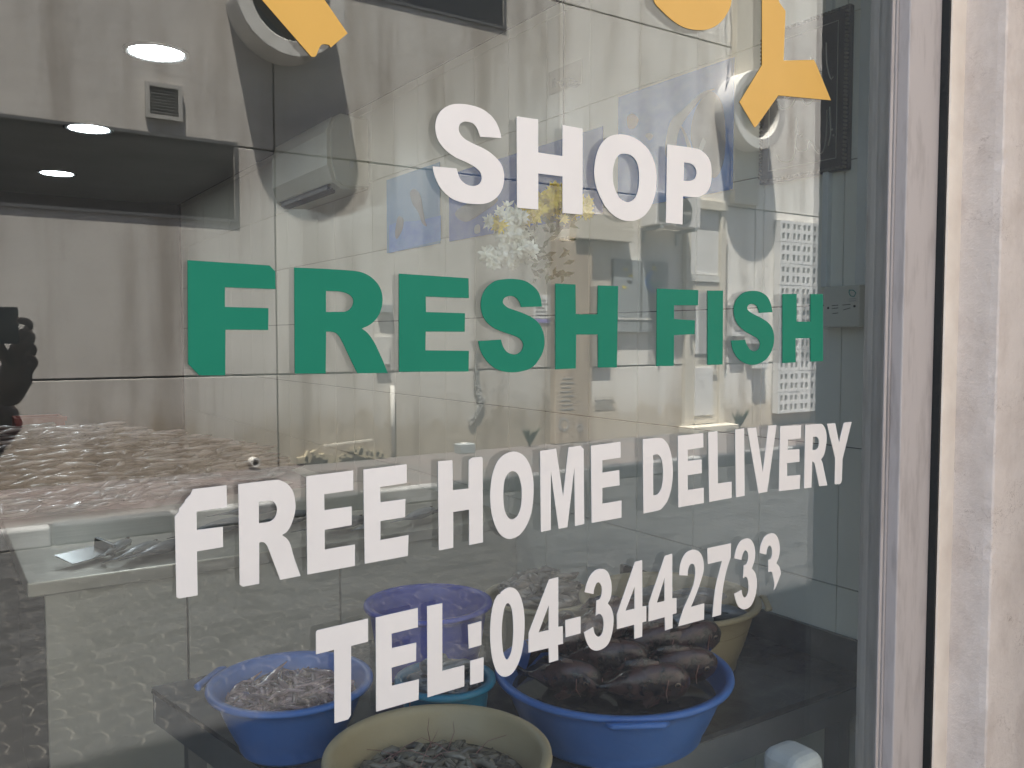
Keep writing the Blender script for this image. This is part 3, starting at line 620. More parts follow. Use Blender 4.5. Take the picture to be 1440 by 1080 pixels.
letter(W_, 'white letter D of DELIVERY', r, s, '95,270* 265,257 320,285 360,350 385,440 398,560 395,680 375,800 340,900 290,965 250,990 102,1022*', '197,432* 240,423 270,445 290,495 300,580 298,680 285,760 260,810 235,832 200,837*')
letter(W_, 'white letter E, first of DELIVERY', r, s, '450,235* 707,208* 707,352* 548,375* 550,490* 690,475* 692,612* 548,635* 550,785* 712,760* 712,915* 455,960*')
letter(W_, 'white letter L of DELIVERY', r, s, '757,202* 850,188* 855,718* 995,700* 993,863* 767,905*')
letter(W_, 'white letter I of DELIVERY', r, s, '1030,172* 1120,160* 1125,842* 1038,858*')
r = (1040, 580); s = 8.306
letter(W_, 'white letter V of DELIVERY', r, s, '85,185* 185,177* 265,700* 330,155* 425,145* 315,925* 215,943*')
letter(W_, 'white letter E, last of DELIVERY', r, s, '468,160* 710,148* 708,302* 558,315* 555,435* 692,428* 692,575* 548,590* 548,740* 703,728* 695,890* 452,918*')
letter(W_, 'white letter R of DELIVERY', r, s, '762,145* 930,133 970,150 1000,210 1010,300 1000,400 980,490 945,547* 965,600 985,700 1018,850* 925,860* 880,640 865,590 842,570* 832,875* 747,885*', '848,283* 890,282 915,310 922,350 915,400 890,432 845,438*')
letter(W_, 'white letter Y of DELIVERY', r, s, '1015,132* 1110,125* 1155,350* 1213,118* 1302,110* 1195,545* 1188,790* 1175,825* 1160,835* 1105,838* 1112,540*')
r = (430, 840); s = 5.333
letter(W_, 'white letter T of TEL', r, s, '85,245* 463,158* 463,330* 337,362* 335,880* 315,912* 213,942* 210,390* 75,425* 73,258*')
letter(W_, 'white letter E of TEL', r, s, '522,150* 837,78* 837,222* 640,270* 642,380* 825,338* 823,475* 640,525* 643,662* 845,613* 842,765* 525,855*')
letter(W_, 'white letter L of TEL', r, s, '907,65* 1020,43* 1020,550* 1185,508* 1185,665* 910,747*')
letter(W_, 'upper dot of the colon after TEL', r, s, '1213,205* 1313,177* 1313,355* 1220,382*', name='colon_dot')
letter(W_, 'lower dot of the colon after TEL', r, s, '1230,475* 1330,448* 1328,627* 1230,655*', name='colon_dot')
r = (680, 790); s = 6.355
letter(W_, 'white digit 0 of the phone number', r, s, '240,228 290,250 330,320 355,430 362,560 352,720 320,870 260,985 190,1025 130,1000 90,920 65,800 55,650 62,500 85,370 120,300 145,287* 152,270* 195,238', '215,367 245,410 258,500 262,600 258,700 245,800 215,868 190,860 170,800 160,700 158,600 165,500 185,400', name='digit')
letter(W_, 'white digit 4 straight after the 0', r, s, '580,158* 663,135* 663,580* 703,575* 705,730* 660,740* 663,875* 582,900* 578,768* 398,810* 398,635*', '578,385* 578,608* 487,630*', name='digit')
letter(W_, 'white dash of the phone number', r, s, '727,520* 863,487* 862,637* 730,672*', name='dash')
letter(W_, 'white digit 3 straight after the dash', r, s, '900,270* 915,200 950,120 1000,72 1060,62 1105,90 1132,160 1140,240 1130,320 1105,370* 1135,410 1155,480 1155,560 1140,650 1110,730 1060,775 1000,792 950,770 915,710 893,630* 975,582* 985,630 1005,660 1030,668 1055,640 1068,580 1065,510 1045,470 1020,465 998,480* 1005,345* 1035,330 1052,280 1050,220 1030,185 1005,190 985,235 978,287*', name='digit')
r = (870, 730); s = 6.0
letter(W_, 'white digit 4, first of the double 4', r, s, '133,360* 193,345* 195,735* 228,732* 228,860* 195,870* 193,990* 129,1008* 128,888* -17,926* -19,804*', '130,567* 130,755* 52,772*', name='digit')
letter(W_, 'white digit 4, second of the double 4', r, s, '385,310* 447,290* 447,668* 483,665* 483,792* 450,800* 450,917* 388,938* 385,825* 247,862* 250,710*', '383,490* 383,690* 317,705*', name='digit')
letter(W_, 'white digit 2 of the phone number', r, s, '507,472* 512,400 535,325 575,275 630,257 680,280 708,340 713,420 695,500 665,590 630,680 605,740* 717,710* 715,845* 500,902* 515,840 545,750 590,650 625,560 640,480 640,410 625,378 600,380 582,420 577,475*', name='digit')
letter(W_, 'white digit 7 of the phone number', r, s, '743,245* 942,203* 940,320* 905,430 880,550 865,670 858,805* 787,825* 797,700 815,560 845,440 868,350* 747,378*', name='digit')
letter(W_, 'white digit 3 straight after the 7', r, s, '972,330* 985,260 1015,195 1060,165 1105,168 1135,215 1147,280 1140,350 1118,415* 1145,450 1160,510 1158,590 1140,670 1105,735 1055,760 1010,740 985,690 970,630* 1032,597* 1040,640 1058,660 1080,640 1092,580 1085,510 1065,485 1045,498* 1050,390* 1075,375 1088,330 1085,285 1065,262 1045,285 1030,343*', name='digit')
letter(W_, 'white last digit 3 with its lower half torn off', r, s, '1185,285* 1195,220 1225,150 1280,118 1320,130 1345,180 1355,250 1345,320 1325,370* 1350,400 1363,450 1360,470* 1345,510 1325,560 1303,600* 1310,550 1300,490 1292,450* 1275,440 1257,448* 1258,345* 1280,330 1290,290 1285,240 1265,222 1248,250 1240,297*', name='digit')
letter(Y_, 'yellow slanting stroke of the lettering above', (300, 0), 5.538, '115,-300* 656,-300* 1042,262* 912,372* 895,352 850,347 825,370 800,430 785,445* 760,443*', name='letter_stroke')
letter(Y_, 'yellow rounded bowl of the lettering above', (900, 0), 4.8, '90,0 150,80 230,150 310,192 400,205 470,195 530,160 580,100 612,20 600,-70 520,-150 400,-190 260,-180 140,-110', name='letter_stroke')
letter(Y_, 'yellow forked stroke of the lettering above', (900, 0), 4.8, '820,-200* 930,-200* 930,0* 938,20* 978,75* 965,410* 1170,405* 1183,430* 1285,678* 930,645* 785,850* 770,862* 668,690* 820,440*', name='letter_stroke')

# ------------------------------------------------------------------ inside: lights, air conditioner, wall pictures
for k, (px, py, lab) in enumerate(((220, 73, 'round lit ceiling downlight nearest the window'), (125, 180, 'round lit ceiling downlight, middle one of the row'), (80, 243, 'round lit ceiling downlight farthest into the shop'))):
    c = at_z(px, py, 2.755); c.z = 2.7545
    t = thing('downlight', c, lab, 'light', 'downlights in a row along the ceiling')
    MB().lathe([(.128, 0), (.128, -.006), (.122, -.010), (.104, -.006), (.104, 0)], c, 40).build('trim_ring', 'chrome', t, smooth=True)
    MB().lathe([(.1035, -.004), (.07, -.005), (.0005, -.0055)], c, 40).build('diffuser', 'lamp', t)
A0 = at_x(520, 270, 1.84)
ay0, ay1 = 3.04, 3.86
t = thing('split_air_conditioner', (1.84, 3.45, 2.33), 'cream split air conditioner high on the tiled wall', 'air conditioner')
prof = [(1.838, 2.34), (1.838, 2.68), (1.70, 2.685), (1.655, 2.665), (1.632, 2.60), (1.634, 2.44), (1.66, 2.36), (1.70, 2.335)]
m = MB().plate([[(a, b) for a, b in prof]], lambda p, d: (p[0], ay0 + d, p[1]), ay1 - ay0); m.build('casing', 'cream_plastic', t, bevel=.006)
m = MB().plate([[(1.836, 2.35), (1.836, 2.672), (1.70, 2.676), (1.664, 2.655), (1.645, 2.60), (1.647, 2.445), (1.67, 2.37), (1.702, 2.347)]], lambda p, d: (p[0], ay0 - .022 + d, p[1]), .021); m.build('end_cap', 'cream_plastic', t, bevel=.005)
lo = MB()
for k in range(4): lo.box(1.66 + k * .012, 1.664 + k * .012, ay0 + .08, ay1 - .06, 2.33 - k * .004, 2.352 - k * .006)
lo.box(1.655, 1.72, ay0 + .06, ay1 - .05, 2.352, 2.356)
lo.build('louvre', 'dark', t)
for k in range(2): MB().box(1.735, 1.755, ay0 - .0245, ay0 - .0222, 2.43 + k * .14, 2.47 + k * .14).build('screw_cover', 'hood', t)
XW = 1.8398
def on_wall(pts, off): 
    """points of the photograph carried on to the tiled wall -> (y, z)"""
    return [(q.y, q.z) for q in (at_x(x, y, XW - off) for x, y in pts)]
def wall_shape(pts, off, th, name, m, parent, smooth=False, label=None):
    p = smooth_loop([(a, b, False) for a, b in pts]) if smooth else pts
    return MB().plate([on_wall(p, off)], lambda q, d: (XW - off - th + d, q[0], q[1]), th).build(name, m, parent, label=label)
def wall_thing(name, label, cat, y0, y1, z0, z1, m, th, group=None):
    t = thing(name, (XW, (y0 + y1) / 2, z0), label, cat, group)
    return t, MB().box(XW - th, XW - .0006, y0, y1, z0, z1)
t, b = wall_thing('sea_poster', 'large blue sea poster with white fish shapes behind the letter P', 'poster', .662, 1.139, 2.005, 2.36, 'poster', .003, 'blue sea posters on the tiled wall'); b.build('sheet', 'poster', t)
wall_shape([(960, 155), (945, 168), (938, 190), (936, 215), (945, 240), (950, 215), (953, 190), (962, 170), (985, 140), (1005, 125), (985, 132)], .0032, .0012, 'fish_print', 'print_white', t, True)
wall_shape([(1000, 128), (985, 142), (975, 165), (972, 195), (985, 235), (1005, 250), (1018, 225), (1020, 180), (1015, 145)], .0032, .0012, 'fish_print', 'print_grey', t, True)
wall_shape([(882, 165), (890, 160), (898, 168), (892, 180), (884, 180)], .0032, .0012, 'fish_print', 'print_orange', t, True)
wall_shape([(908, 190), (914, 187), (918, 192), (913, 197)], .0032, .0012, 'fish_print', 'print_white', t, True)
wall_shape([(955, 175), (962, 190), (968, 210), (975, 216), (970, 200), (962, 182)], .0046, .0012, 'fish_print', 'print_white', t, True)
wall_shape([(988, 195), (982, 212), (978, 225), (986, 215), (992, 200)], .0046, .0012, 'fish_print', 'print_white', t, True)
t, b = wall_thing('sea_poster', 'wide dark blue sea poster behind the letters S and H', 'poster', 1.216, 2.22, 2.005, 2.285, 'poster2', .003, 'blue sea posters on the tiled wall'); b.build('sheet', 'poster2', t)
wall_shape([(720, 300), (735, 285), (760, 278), (770, 290), (755, 305), (735, 312)], .0032, .0012, 'fish_print', 'print_grey', t, True)
wall_shape([(668, 318), (674, 316), (675, 326), (668, 328)], .0032, .0012, 'fish_print', 'print_white', t, True)
wall_shape([(640, 300), (660, 285), (690, 275), (700, 282), (680, 298), (655, 312)], .0032, .0012, 'fish_print', 'print_grey', t, True)
t, b = wall_thing('dolphin_poster', 'pale blue poster of two leaping fish beside the air conditioner', 'poster', 2.30, 2.82, 2.005, 2.35, 'sky_print', .003, 'blue sea posters on the tiled wall'); b.build('sheet', 'sky_print', t)
wall_shape([(547.5, 317), (560, 312), (585, 311), (620, 303), (620, 338), (547.5, 356)], .0032, .0008, 'sea_print', 'poster', t)
wall_shape([(577, 270), (584, 266), (591, 275), (594, 290), (597, 308), (600, 318), (594, 314), (588, 298), (580, 286)], .0044, .0012, 'fish_print', 'print_grey', t, True)
wall_shape([(560, 305), (567, 308), (566, 322), (558, 336), (556, 325)], .0044, .0012, 'fish_print', 'print_grey', t, True)
# notice sheet
n0, n1 = at_x(772, 120, XW), at_x(818, 115, XW)
t, b = wall_thing('notice_sheet', 'white printed notice sheet high on the tiled wall above the letter H', 'notice', n1.y, n0.y, 2.45, 2.53, 'paper', .002); b.build('sheet', 'paper_warm', t)
rr = random.Random(3)
for k in range(5):
    pts = [(790 + 5 * k + 9 * math.cos(q) * rr.uniform(.3, 1), 117 + 8 * math.sin(q) * rr.uniform(.3, 1)) for q in [j * .7 for j in range(9)]]
    P3 = [(XW - .0035, a, b_) for a, b_ in on_wall(pts, .003)]
    MB().tube(P3, .0012, 5).build('script_stroke', 'ink_grey', t)
wall_shape([(776, 112), (781, 110), (782, 122), (777, 124)], .0022, .0008, 'emblem', 'ink_grey', t)
# framed calligraphy
y0, y1, z0, z1 = .293, .557, 2.0, 2.385
t, b = wall_thing('calligraphy_frame', 'black framed calligraphy panel with a twisted border at the right', 'picture', y0, y1, z0, z1, 'dark', .018); b.build('panel', 'dark', t, bevel=.003)
bd = MB()
def edge_pts(y0, y1, z0, z1, st):
    o = []
    for k in range(int((y1 - y0) / st) + 1): o += [(y0 + k * st, z0), (y0 + k * st, z1)]
    for k in range(1, int((z1 - z0) / st)): o += [(y0, z0 + k * st), (y1, z0 + k * st)]
    return o
for (a, c) in edge_pts(y0 + .006, y1 - .006, z0 + .006, z1 - .006, .0098): bd.ball((XW - .021, a, c), (.0045, .0062, .0040), 7, 4, Matrix.Rotation(.6, 3, 'X'))
bd.build('twisted_border', 'rope', t, smooth=True)
il = MB()
for (a0, a1, c0, c1) in ((y0 + .03, y1 - .03, z0 + .03, z0 + .032), (y0 + .03, y1 - .03, z1 - .032, z1 - .03), (y0 + .03, y0 + .032, z0 + .032, z1 - .032), (y1 - .032, y1 - .03, z0 + .032, z1 - .032)): il.box(XW - .0195, XW - .0182, a0, a1, c0, c1)
il.build('inner_line', 'gold', t)
for pts in ([(1093, 218), (1097, 226), (1108, 228), (1116, 220), (1119, 195), (1120, 165)], [(1118, 205), (1124, 212), (1135, 210), (1138, 198), (1150, 215), (1158, 212), (1162, 190), (1163, 155)], [(1093, 145), (1100, 153), (1112, 150), (1118, 140)], [(1167, 150), (1168, 185), (1165, 205)], [(1162, 60), (1163, 90), (1168, 110), (1172, 108)], [(1128, 140), (1135, 148), (1145, 140)], [(1118, 100), (1120, 130)], [(1140, 80), (1141, 120), (1150, 128)]):
    MB().tube([(XW - .0205, a, c) for a, c in on_wall([(p[0], p[1]) for p in smooth_loop([(x, y, i in (0, len(pts) - 1)) for i, (x, y) in enumerate(pts)])], .0205)], .0017, 5).build('script_stroke', 'gold', t)
for (x, y) in ((1122, 188), (1127, 190), (1170, 182), (1172, 190), (1104, 136), (1110, 137)):
    a, c = on_wall([(x, y)], .02)[0]; MB().ball((XW - .0195, a, c), .0028, 6, 4).build('script_dot', 'gold', t)
# telephone socket box with its trunking
t = thing('socket_box', (1.84, .28, 1.62), 'beige telephone socket box with a green emblem on the tiled wall', 'socket')
q0, q1 = at_x(1158, 430, 1.79), at_x(1208, 430, 1.79)
MB().box(1.79, XW - .0006, q1.y, q0.y, 1.625, 1.722).build('box_shell', 'cream_plastic', t, bevel=.003)
def box_mark(pts, name, m, r_=.0012): MB().tube([(1.7885, q.y, q.z) for q in (at_x(x, y, 1.789) for x, y in pts)], r_, 5).build(name, m, t)
box_mark([(1194, 408), (1200, 408), (1204, 412), (1201, 417), (1196, 416), (1194, 411), (1195, 408)], 'emblem', 'ink_teal', .0011)
for yy in (420.5, 423.5): box_mark([(1194, yy), (1204, yy - .6)], 'text_line', 'ink_grey', .0007)
for k, (a, c, d, e) in enumerate(((1170, 430, 1179, 429), (1170, 434, 1179, 433), (1171, 441, 1179, 440), (1185, 429, 1196, 428), (1186, 436, 1196, 433))): box_mark([(a, c), (d, e)], 'text_line', 'ink', .0008)
for (x, y) in ((1164.5, 433), (1201.5, 430.5)):
    q = at_x(x, y, 1.789); MB().ball((1.7895, q.y, q.z), .003, 8, 5).build('screw', 'dark', t)
tk = MB().box(1.815, XW - .0006, .235, .262, 1.7235, 2.75); tk.build('trunking', 'white_plastic', t, bevel=.002)
MB().box(1.822, XW - .0006, .345, .362, 1.7235, 2.75).build('trunking', 'white_plastic', t, bevel=.002)

# ------------------------------------------------------------------ inside: flowers
FY = .70
t = thing('flower_basket', at_y(792, 320, FY), 'dark basket of white and yellow artificial flowers hanging on a cord', 'flowers')
def fl(cx, cy_, w, h, n, m, seed):
    rq = random.Random(seed); mb = MB()
    for k in range(n):
        q = at_y(cx + rq.gauss(0, w / 3.2), cy_ + rq.gauss(0, h / 3.2), FY + rq.uniform(-.07, .03))
        for j in range(24):
            th = rq.uniform(0, 6.28); el = rq.uniform(-.3, 1.1); d = Vector((math.cos(th) * math.cos(el), -math.sin(el) * .8, math.sin(th) * math.cos(el))).normalized(); l = rq.uniform(.013, .023)
            sd = d.cross(Vector((-.35 + rq.uniform(-.5, .5), -1, .25 + rq.uniform(-.5, .5)))).normalized() * .0036
            mb.add([q, q + d * l * .55 + sd, q + d * l, q + d * l * .55 - sd], [(0, 1, 2, 3)])
    return mb.build('blossoms', m, t)
fl(722, 325, 44, 56, 60, 'petal_white', 1); fl(704, 358, 30, 34, 20, 'petal_white', 2); fl(735, 348, 30, 34, 22, 'petal_white', 9)
fl(778, 282, 46, 26, 46, 'petal_yellow', 3); fl(742, 300, 26, 14, 9, 'petal_yellow', 4); fl(822, 295, 14, 18, 8, 'petal_yellow', 5); fl(700, 318, 10, 10, 4, 'petal_yellow', 6)
b0 = at_y(792, 321, FY + .02)
MB().lathe([(.0005, 0), (.016, 0), (.021, .03), (.024, .055), (.021, .055), (.016, .006)], b0, 20).build('basket', 'dark', t)
MB().tube([b0 + Vector((0, 0, .03)), (b0.x, b0.y, 2.754)], .0016, 6).build('cord', 'dark', t)
st = MB()
for k in range(70):
    q = at_y(R.uniform(728, 800), R.uniform(300, 392), FY + R.uniform(-.03, .05)); d = Vector((R.uniform(-1, 1), R.uniform(-.6, .2), R.uniform(-1.2, .5))).normalized() * R.uniform(.02, .045); sd = d.cross(Vector((.2, 1, .1))).normalized() * .006
    st.add([q, q + d * .5 + sd, q + d, q + d * .5 - sd], [(0, 1, 2, 3)])
st.build('leaves', 'leaf', t)

# ------------------------------------------------------------------ inside: counter with fish
CT = 0.928
t = thing('steel_counter', (1.0, 1.69, 0), 'stainless steel counter with panelled front at the back of the window', 'counter')
MB().box(.204, 1.836, 1.687, 2.75, CT - .041, CT).build('counter_top', 'steel', t, bevel=.004)
for a, b in ((.249, .627), (.633, 1.12), (1.126, 1.836)): MB().box(a, b, 1.712, 1.73, .05, CT - .042).build('front_panel', 'steel_dull', t, bevel=.002)
MB().box(.252, 1.834, 1.7305, 2.72, .05, CT - .045).build('carcass', 'dark_steel', t)
t = thing('back_table', (0, 3.6, 0), 'long steel display table under the heap of pink fish', 'table')
MB().box(-2.4, 1.60, 2.76, 4.9, CT - .04, CT - .004).build('table_top', 'steel_dull', t, bevel=.004)
for x in (-2.2, -.6, 1.4):
    for y in (2.9, 4.7): MB().box(x - .025, x + .025, y - .025, y + .025, .004, CT - .041).build('leg', 'steel', t)
MB().box(-2.3, 1.5, 2.84, 2.86, .25, CT - .041).build('front_sheet', 'dark_steel', t)

def fish_mesh(L=.3, H=.09, Wd=.045, blunt=.6, n=20, k=14):
    """a whole fish along +x (head at +x): body, tail fin, dorsal fin as one skin; eye and mouth come apart"""
    b = MB(); vs = []; fs = []
    for i in range(n):
        u = i / (n - 1); x = L * (-.38 + .88 * u)
        K = ((0, .13), (.12, .22), (.3, .68), (.5, .97), (.62, 1.0), (.75, .96), (.86, .84), (.94, .64), (.98, .46), (1, .30)) if blunt > .8 else ((0, .12), (.15, .30), (.35, .78), (.55, 1.0), (.72, .93), (.86, .66), (.95, .36), (1, .12))
        for (ua, pa), (ub, pb) in zip(K[:-1], K[1:]):
            if ua <= u <= ub: pr = pa + (pb - pa) * (u - ua) / (ub - ua)
        for q in range(k):
            a = 2 * math.pi * q / k; vs.append((x, Wd * pr * math.cos(a), H * .5 * pr * math.sin(a) * (1.0 if math.sin(a) > 0 else .9)))
    for i in range(n - 1):
        for q in range(k): fs.append((i * k + q, i * k + (q + 1) % k, (i + 1) * k + (q + 1) % k, (i + 1) * k + q))
    fs.append(tuple(range(k))[::-1]); fs.append(tuple((n - 1) * k + q for q in range(k)))
    b.add(vs, fs)
    x = -.38 * L
    b.add([(x + .02 * L, .003, .006), (x + .02 * L, .003, -.006), (x - .13 * L, .001, -H * .42), (x - .08 * L, .001, 0), (x - .13 * L, .001, H * .42), (x + .02 * L, -.003, .006), (x + .02 * L, -.003, -.006), (x - .13 * L, -.001, -H * .42), (x - .08 * L, -.001, 0), (x - .13 * L, -.001, H * .42)],
          [(0, 1, 2, 3), (0, 3, 4), (6, 5, 8, 7), (5, 9, 8), (1, 6, 7, 2), (5, 0, 4, 9), (2, 7, 8, 3), (3, 8, 9, 4)])
    d = [(-.22, .40), (-.1, .62), (.05, .66), (.2, .56), (.24, .40)]
    b.add([(a * L, s_ * .002, c * H) for s_ in (1, -1) for a, c in d], [(0, 1, 2, 3, 4), (9, 8, 7, 6, 5), (0, 5, 6, 1), (1, 6, 7, 2), (2, 7, 8, 3), (3, 8, 9, 4), (4, 9, 5, 0)])
    return b
def make_fish(label, group, L, H, Wd, skin, lip=None, eye_s=.006, name='fish'):
    t = thing(name, (0, 0, 0), label, 'fish', group)
    fish_mesh(L, H, Wd, .9 if lip else .5).build('body', skin, t, smooth=True)
    for s_ in (1, -1):
        e = MB().lathe([(eye_s * 1.3, 0), (eye_s * 1.1, .0015), (eye_s * .9, .002)], (0, 0, 0), 14, 'y'); eo = e.build('eye_ring', 'eye_ring', t, smooth=True, at=(0, 0, 0))
        eo.location = (L * .36, s_ * Wd * (.80 if lip else .66), H * .13); eo.rotation_euler = (0, 0, 0 if s_ > 0 else math.pi)
        MB().ball((0, 0, 0), (eye_s, eye_s * .55, eye_s), 12, 8).build('eye', 'eye', eo, smooth=True)
    if lip:
        MB().tube([(L * .497 - abs(q - 3) * .0028, Wd * .30 * math.cos(q * math.pi / 6), H * .02 + H * .15 * math.cos(q * math.pi / 6 + .2)) for q in range(7)], .0024, 6).build('lips', lip, t, smooth=True)
        for s_ in (1, -1): MB().tube([(L * .27, s_ * Wd * .90, H * .30), (L * .245, s_ * Wd * 1.0, 0), (L * .27, s_ * Wd * .86, -H * .28)], [.0006, .0012, .0006], 6).build('gill_edge', lip, t, smooth=True)
        for s_ in (1, -1):
            p0 = Vector((L * .20, s_ * Wd * .97, -H * .08)); n_ = Vector((0, s_ * .0025, 0))
            q_ = [p0, p0 + Vector((-L * .10, s_ * .012, H * .16)), p0 + Vector((-L * .19, s_ * .014, H * .02)), p0 + Vector((-L * .15, s_ * .012, -H * .14)), p0 + Vector((-L * .03, s_ * .003, -H * .12))]
            MB().add(q_ + [v + n_ for v in q_], [(0, 1, 2, 3, 4), (9, 8, 7, 6, 5), (0, 5, 6, 1), (1, 6, 7, 2), (2, 7, 8, 3), (3, 8, 9, 4), (4, 9, 5, 0)]).build('pectoral_fin', skin, t)
    return t
def place(t, loc, rz=0, ry=0, rx=0): t.location = loc; t.rotation_euler = (rx, ry, rz); return t
GS = 'silver fish laid out on the steel counter'
cf = None
spec = [(162, 768, 1.0, 'silver fish at the left end of the counter, tail towards the window', .22), (192, 772, .75, 'silver fish second from the left end of the counter', .24), (226, 772, .6, 'dark backed silver fish third from the left end of the counter', .26), (300, 740, .45, 'grey fish lying on the counter behind the first letter of FREE', .32), (395, 728, .30, 'grey fish lying on the counter behind the letter R of FREE', .32), (350, 715, .2, 'slim grey fish lying at the back of the counter', .30), (545, 742, .8, 'small silver fish on the counter behind the last letter of FREE', .24), (585, 722, .5, 'silver fish on the counter between FREE and HOME', .26), (470, 735, .2, 'grey fish lying on the counter behind the middle letters of FREE', .30), (635, 712, .3, 'grey fish at the right end of the counter behind HOME', .30)]
for k, (px, py, rz, lab, L) in enumerate(spec):
    f_ = make_fish(lab, GS, L, L * .24, L * .075, 'fish_silver' if k in (0, 1, 6, 7) else 'fish_back')
    q = at_z(px, py, CT + .03); place(f_, (q.x, max(q.y, 1.80), CT + .024), rz, 0, 1.32)
t = thing('steel_tray', (.4, 1.8, CT), 'shiny bent steel tray on the left end of the counter', 'tray')
c0 = at_z(112, 782, CT + .02)
MB().obox((c0.x + .01, c0.y, CT + .022), (.13, .085, .003), Matrix.Rotation(.5, 3, 'Z') @ Matrix.Rotation(.18, 3, 'X')).build('tray_plate', 'chrome', t)
MB().obox((c0.x + .075, c0.y + .035, CT + .032), (.012, .085, .035), Matrix.Rotation(.5, 3, 'Z') @ Matrix.Rotation(.18, 3, 'X')).build('tray_lip', 'chrome', t)
# heap of pink fish
hp = MB(); rq = random.Random(11)
def heap_h(x, y): 
    u = (x - .30) / 1.35; v = (y - 3.55) / .95
    d = math.sqrt(u * u + v * v); return max(0, 1 - d ** 2.0) * .25 + .018 * math.sin(9 * x + 2 * y) * math.sin(7 * y) * (1 if d < 1 else 0)
n_ = 0
while n_ < 1500:
    x, y = rq.uniform(-.9, 1.5), rq.uniform(2.62, 4.4); h = heap_h(x, y)
    if h < .01: continue
    z = CT + .012 + h * rq.uniform(.72, 1.0) * 1.0
    a = rq.gauss(.45, .40); l = rq.uniform(.06, .105); e = rq.uniform(-.25, .25)
    d = Vector((math.cos(a), math.sin(a), e * .35)); p = Vector((x, y, z)); bnd = Vector((0, 0, rq.uniform(-.006, .006)))
    hp.tube([p - d * l, p - d * l * .5 + bnd, p + d * l * .1 + bnd, p + d * l * .7, p + d * l], [.003, .013, .019, .014, .003], 7, flat=.55); n_ += 1
core = MB()
for i in range(13):
    for j in range(13):
        pass
hp.build('fish_heap', 'fish_pink', None, smooth=True, kind='stuff', label='heap of long pink and grey fish under the dirty wall reflection')
cg = MB(); N = 26
for i in range(N + 1):
    for j in range(N + 1):
        x = -1.0 + 2.5 * i / N; y = 2.64 + 1.85 * j / N; cg.v.append(Vector((x, y, CT - .003 + heap_h(x, y) * .80)))
cg.f = [(i * (N + 1) + j, (i + 1) * (N + 1) + j, (i + 1) * (N + 1) + j + 1, i * (N + 1) + j + 1) for i in range(N) for j in range(N)]; cg.m = [0] * len(cg.f)
cg.build('fish_heap_inside', 'fish_pink', None, smooth=True, kind='stuff')
t = thing('red_crate', (.4, 4.6, CT), 'faded red plastic crate behind the heap of pink fish', 'crate')
cr = MB(); a0 = at_y(22, 600, 4.6).x; a1 = at_y(92, 600, 4.6).x; zt = at_y(60, 588, 4.6).z
cr.box(a0, a1, 4.6, 4.615, CT, zt); cr.box(a0, a0 + .015, 4.616, 4.85, CT, zt); cr.box(a1 - .015, a1, 4.616, 4.85, CT, zt); cr.box(a0, a1, 4.851, 4.866, CT, zt)
cr.build('crate_walls', 'red', t, bevel=.003); MB().box(a0 - .008, a1 + .008, 4.585, 4.5985, zt - .02, zt + .006).build('crate_rim', 'red', t)

# ------------------------------------------------------------------ inside: display table and bowls
TZ = 0.80
t = thing('display_table', (1.2, .65, 0), 'dark wet steel table carrying the bowls of seafood', 'table')
top = [(.402, 1.085), (.575, .205), (1.836, .205), (1.836, 1.10)]
MB().plate([top], lambda p, d: (p[0], p[1], TZ - d), .012).build('table_top', 'dark_steel', t, bevel=.002)
ap = MB()
for (a, b) in zip(top, top[1:] + top[:1]):
    A = Vector((*a, 0)); B = Vector((*b, 0)); d = (B - A).normalized(); nrm = Vector((-d.y, d.x, 0)) * .012; A = A + d * .013 + nrm * .1; B = B - d * .001 + nrm * .1
    ap.add([A + Vector((0, 0, TZ - .0125)), B + Vector((0, 0, TZ - .0125)), B + Vector((0, 0, TZ - .082)), A + Vector((0, 0, TZ - .082)), A + nrm + Vector((0, 0, TZ - .0125)), B + nrm + Vector((0, 0, TZ - .0125)), B + nrm + Vector((0, 0, TZ - .082)), A + nrm + Vector((0, 0, TZ - .082))], [(0, 1, 2, 3), (5, 4, 7, 6), (0, 4, 5, 1), (2, 6, 7, 3), (0, 3, 7, 4), (1, 5, 6, 2)])
ap.build('apron', 'apron', t)
MB().box(1.822, 1.836, .21, 1.10, TZ + .0005, TZ + .075).build('upstand', 'dark_steel', t, bevel=.002)
for (x, y) in ((.48, 1.02), (.63, .26), (1.78, .26), (1.78, 1.04)): MB().box(x - .02, x + .02, y - .02, y + .02, .004, TZ - .013).build('leg', 'apron', t)

def bowl(name, label, cat, m, cx, cy_, zr, rr_, base=.66, lip=.016, handles=None, zb=TZ):
    t = thing(name, (cx, cy_, zb), label, cat)
    h = zr - zb; z0 = zb + .001
    pr = [(0.0005, 0), (rr_ * base * .96, 0), (rr_ * base, .006)]
    for k in range(1, 8):
        u = k / 8; pr.append((rr_ * (base + (1 - base) * (u ** .72)) - lip * .75, h * u))
    pr += [(rr_ - lip * .7, h - .012), (rr_ - .002, h - .012), (rr_, h - .008), (rr_ - .001, h - .002), (rr_ - .006, h), (rr_ - lip, h - .002), (rr_ - lip * 1.15, h - .012)]
    for k in range(6, -1, -1):
        u = max(k / 8, .05); pr.append((rr_ * (base + (1 - base) * (u ** .72)) - lip * 1.15, h * u))
    pr.append((0.0005, h * .05))
    MB().lathe(pr, (cx, cy_, z0), 72).build('shell', m, t, smooth=True)
    if handles:
        for q in handles:
            hb = MB(); c = Vector((cx + math.cos(q) * (rr_ + .004), cy_ + math.sin(q) * (rr_ + .004), zr - .008)); tg = Vector((-math.sin(q), math.cos(q), 0))
            hb.tube([c - tg * .055, c - tg * .045 + Vector((math.cos(q), math.sin(q), 0)) * .008, c + tg * .045 + Vector((math.cos(q), math.sin(q), 0)) * .008, c + tg * .055], [.005, .008, .008, .005], 8, flat=.8)
            hb.build('handle', m, t, smooth=True)
    return t
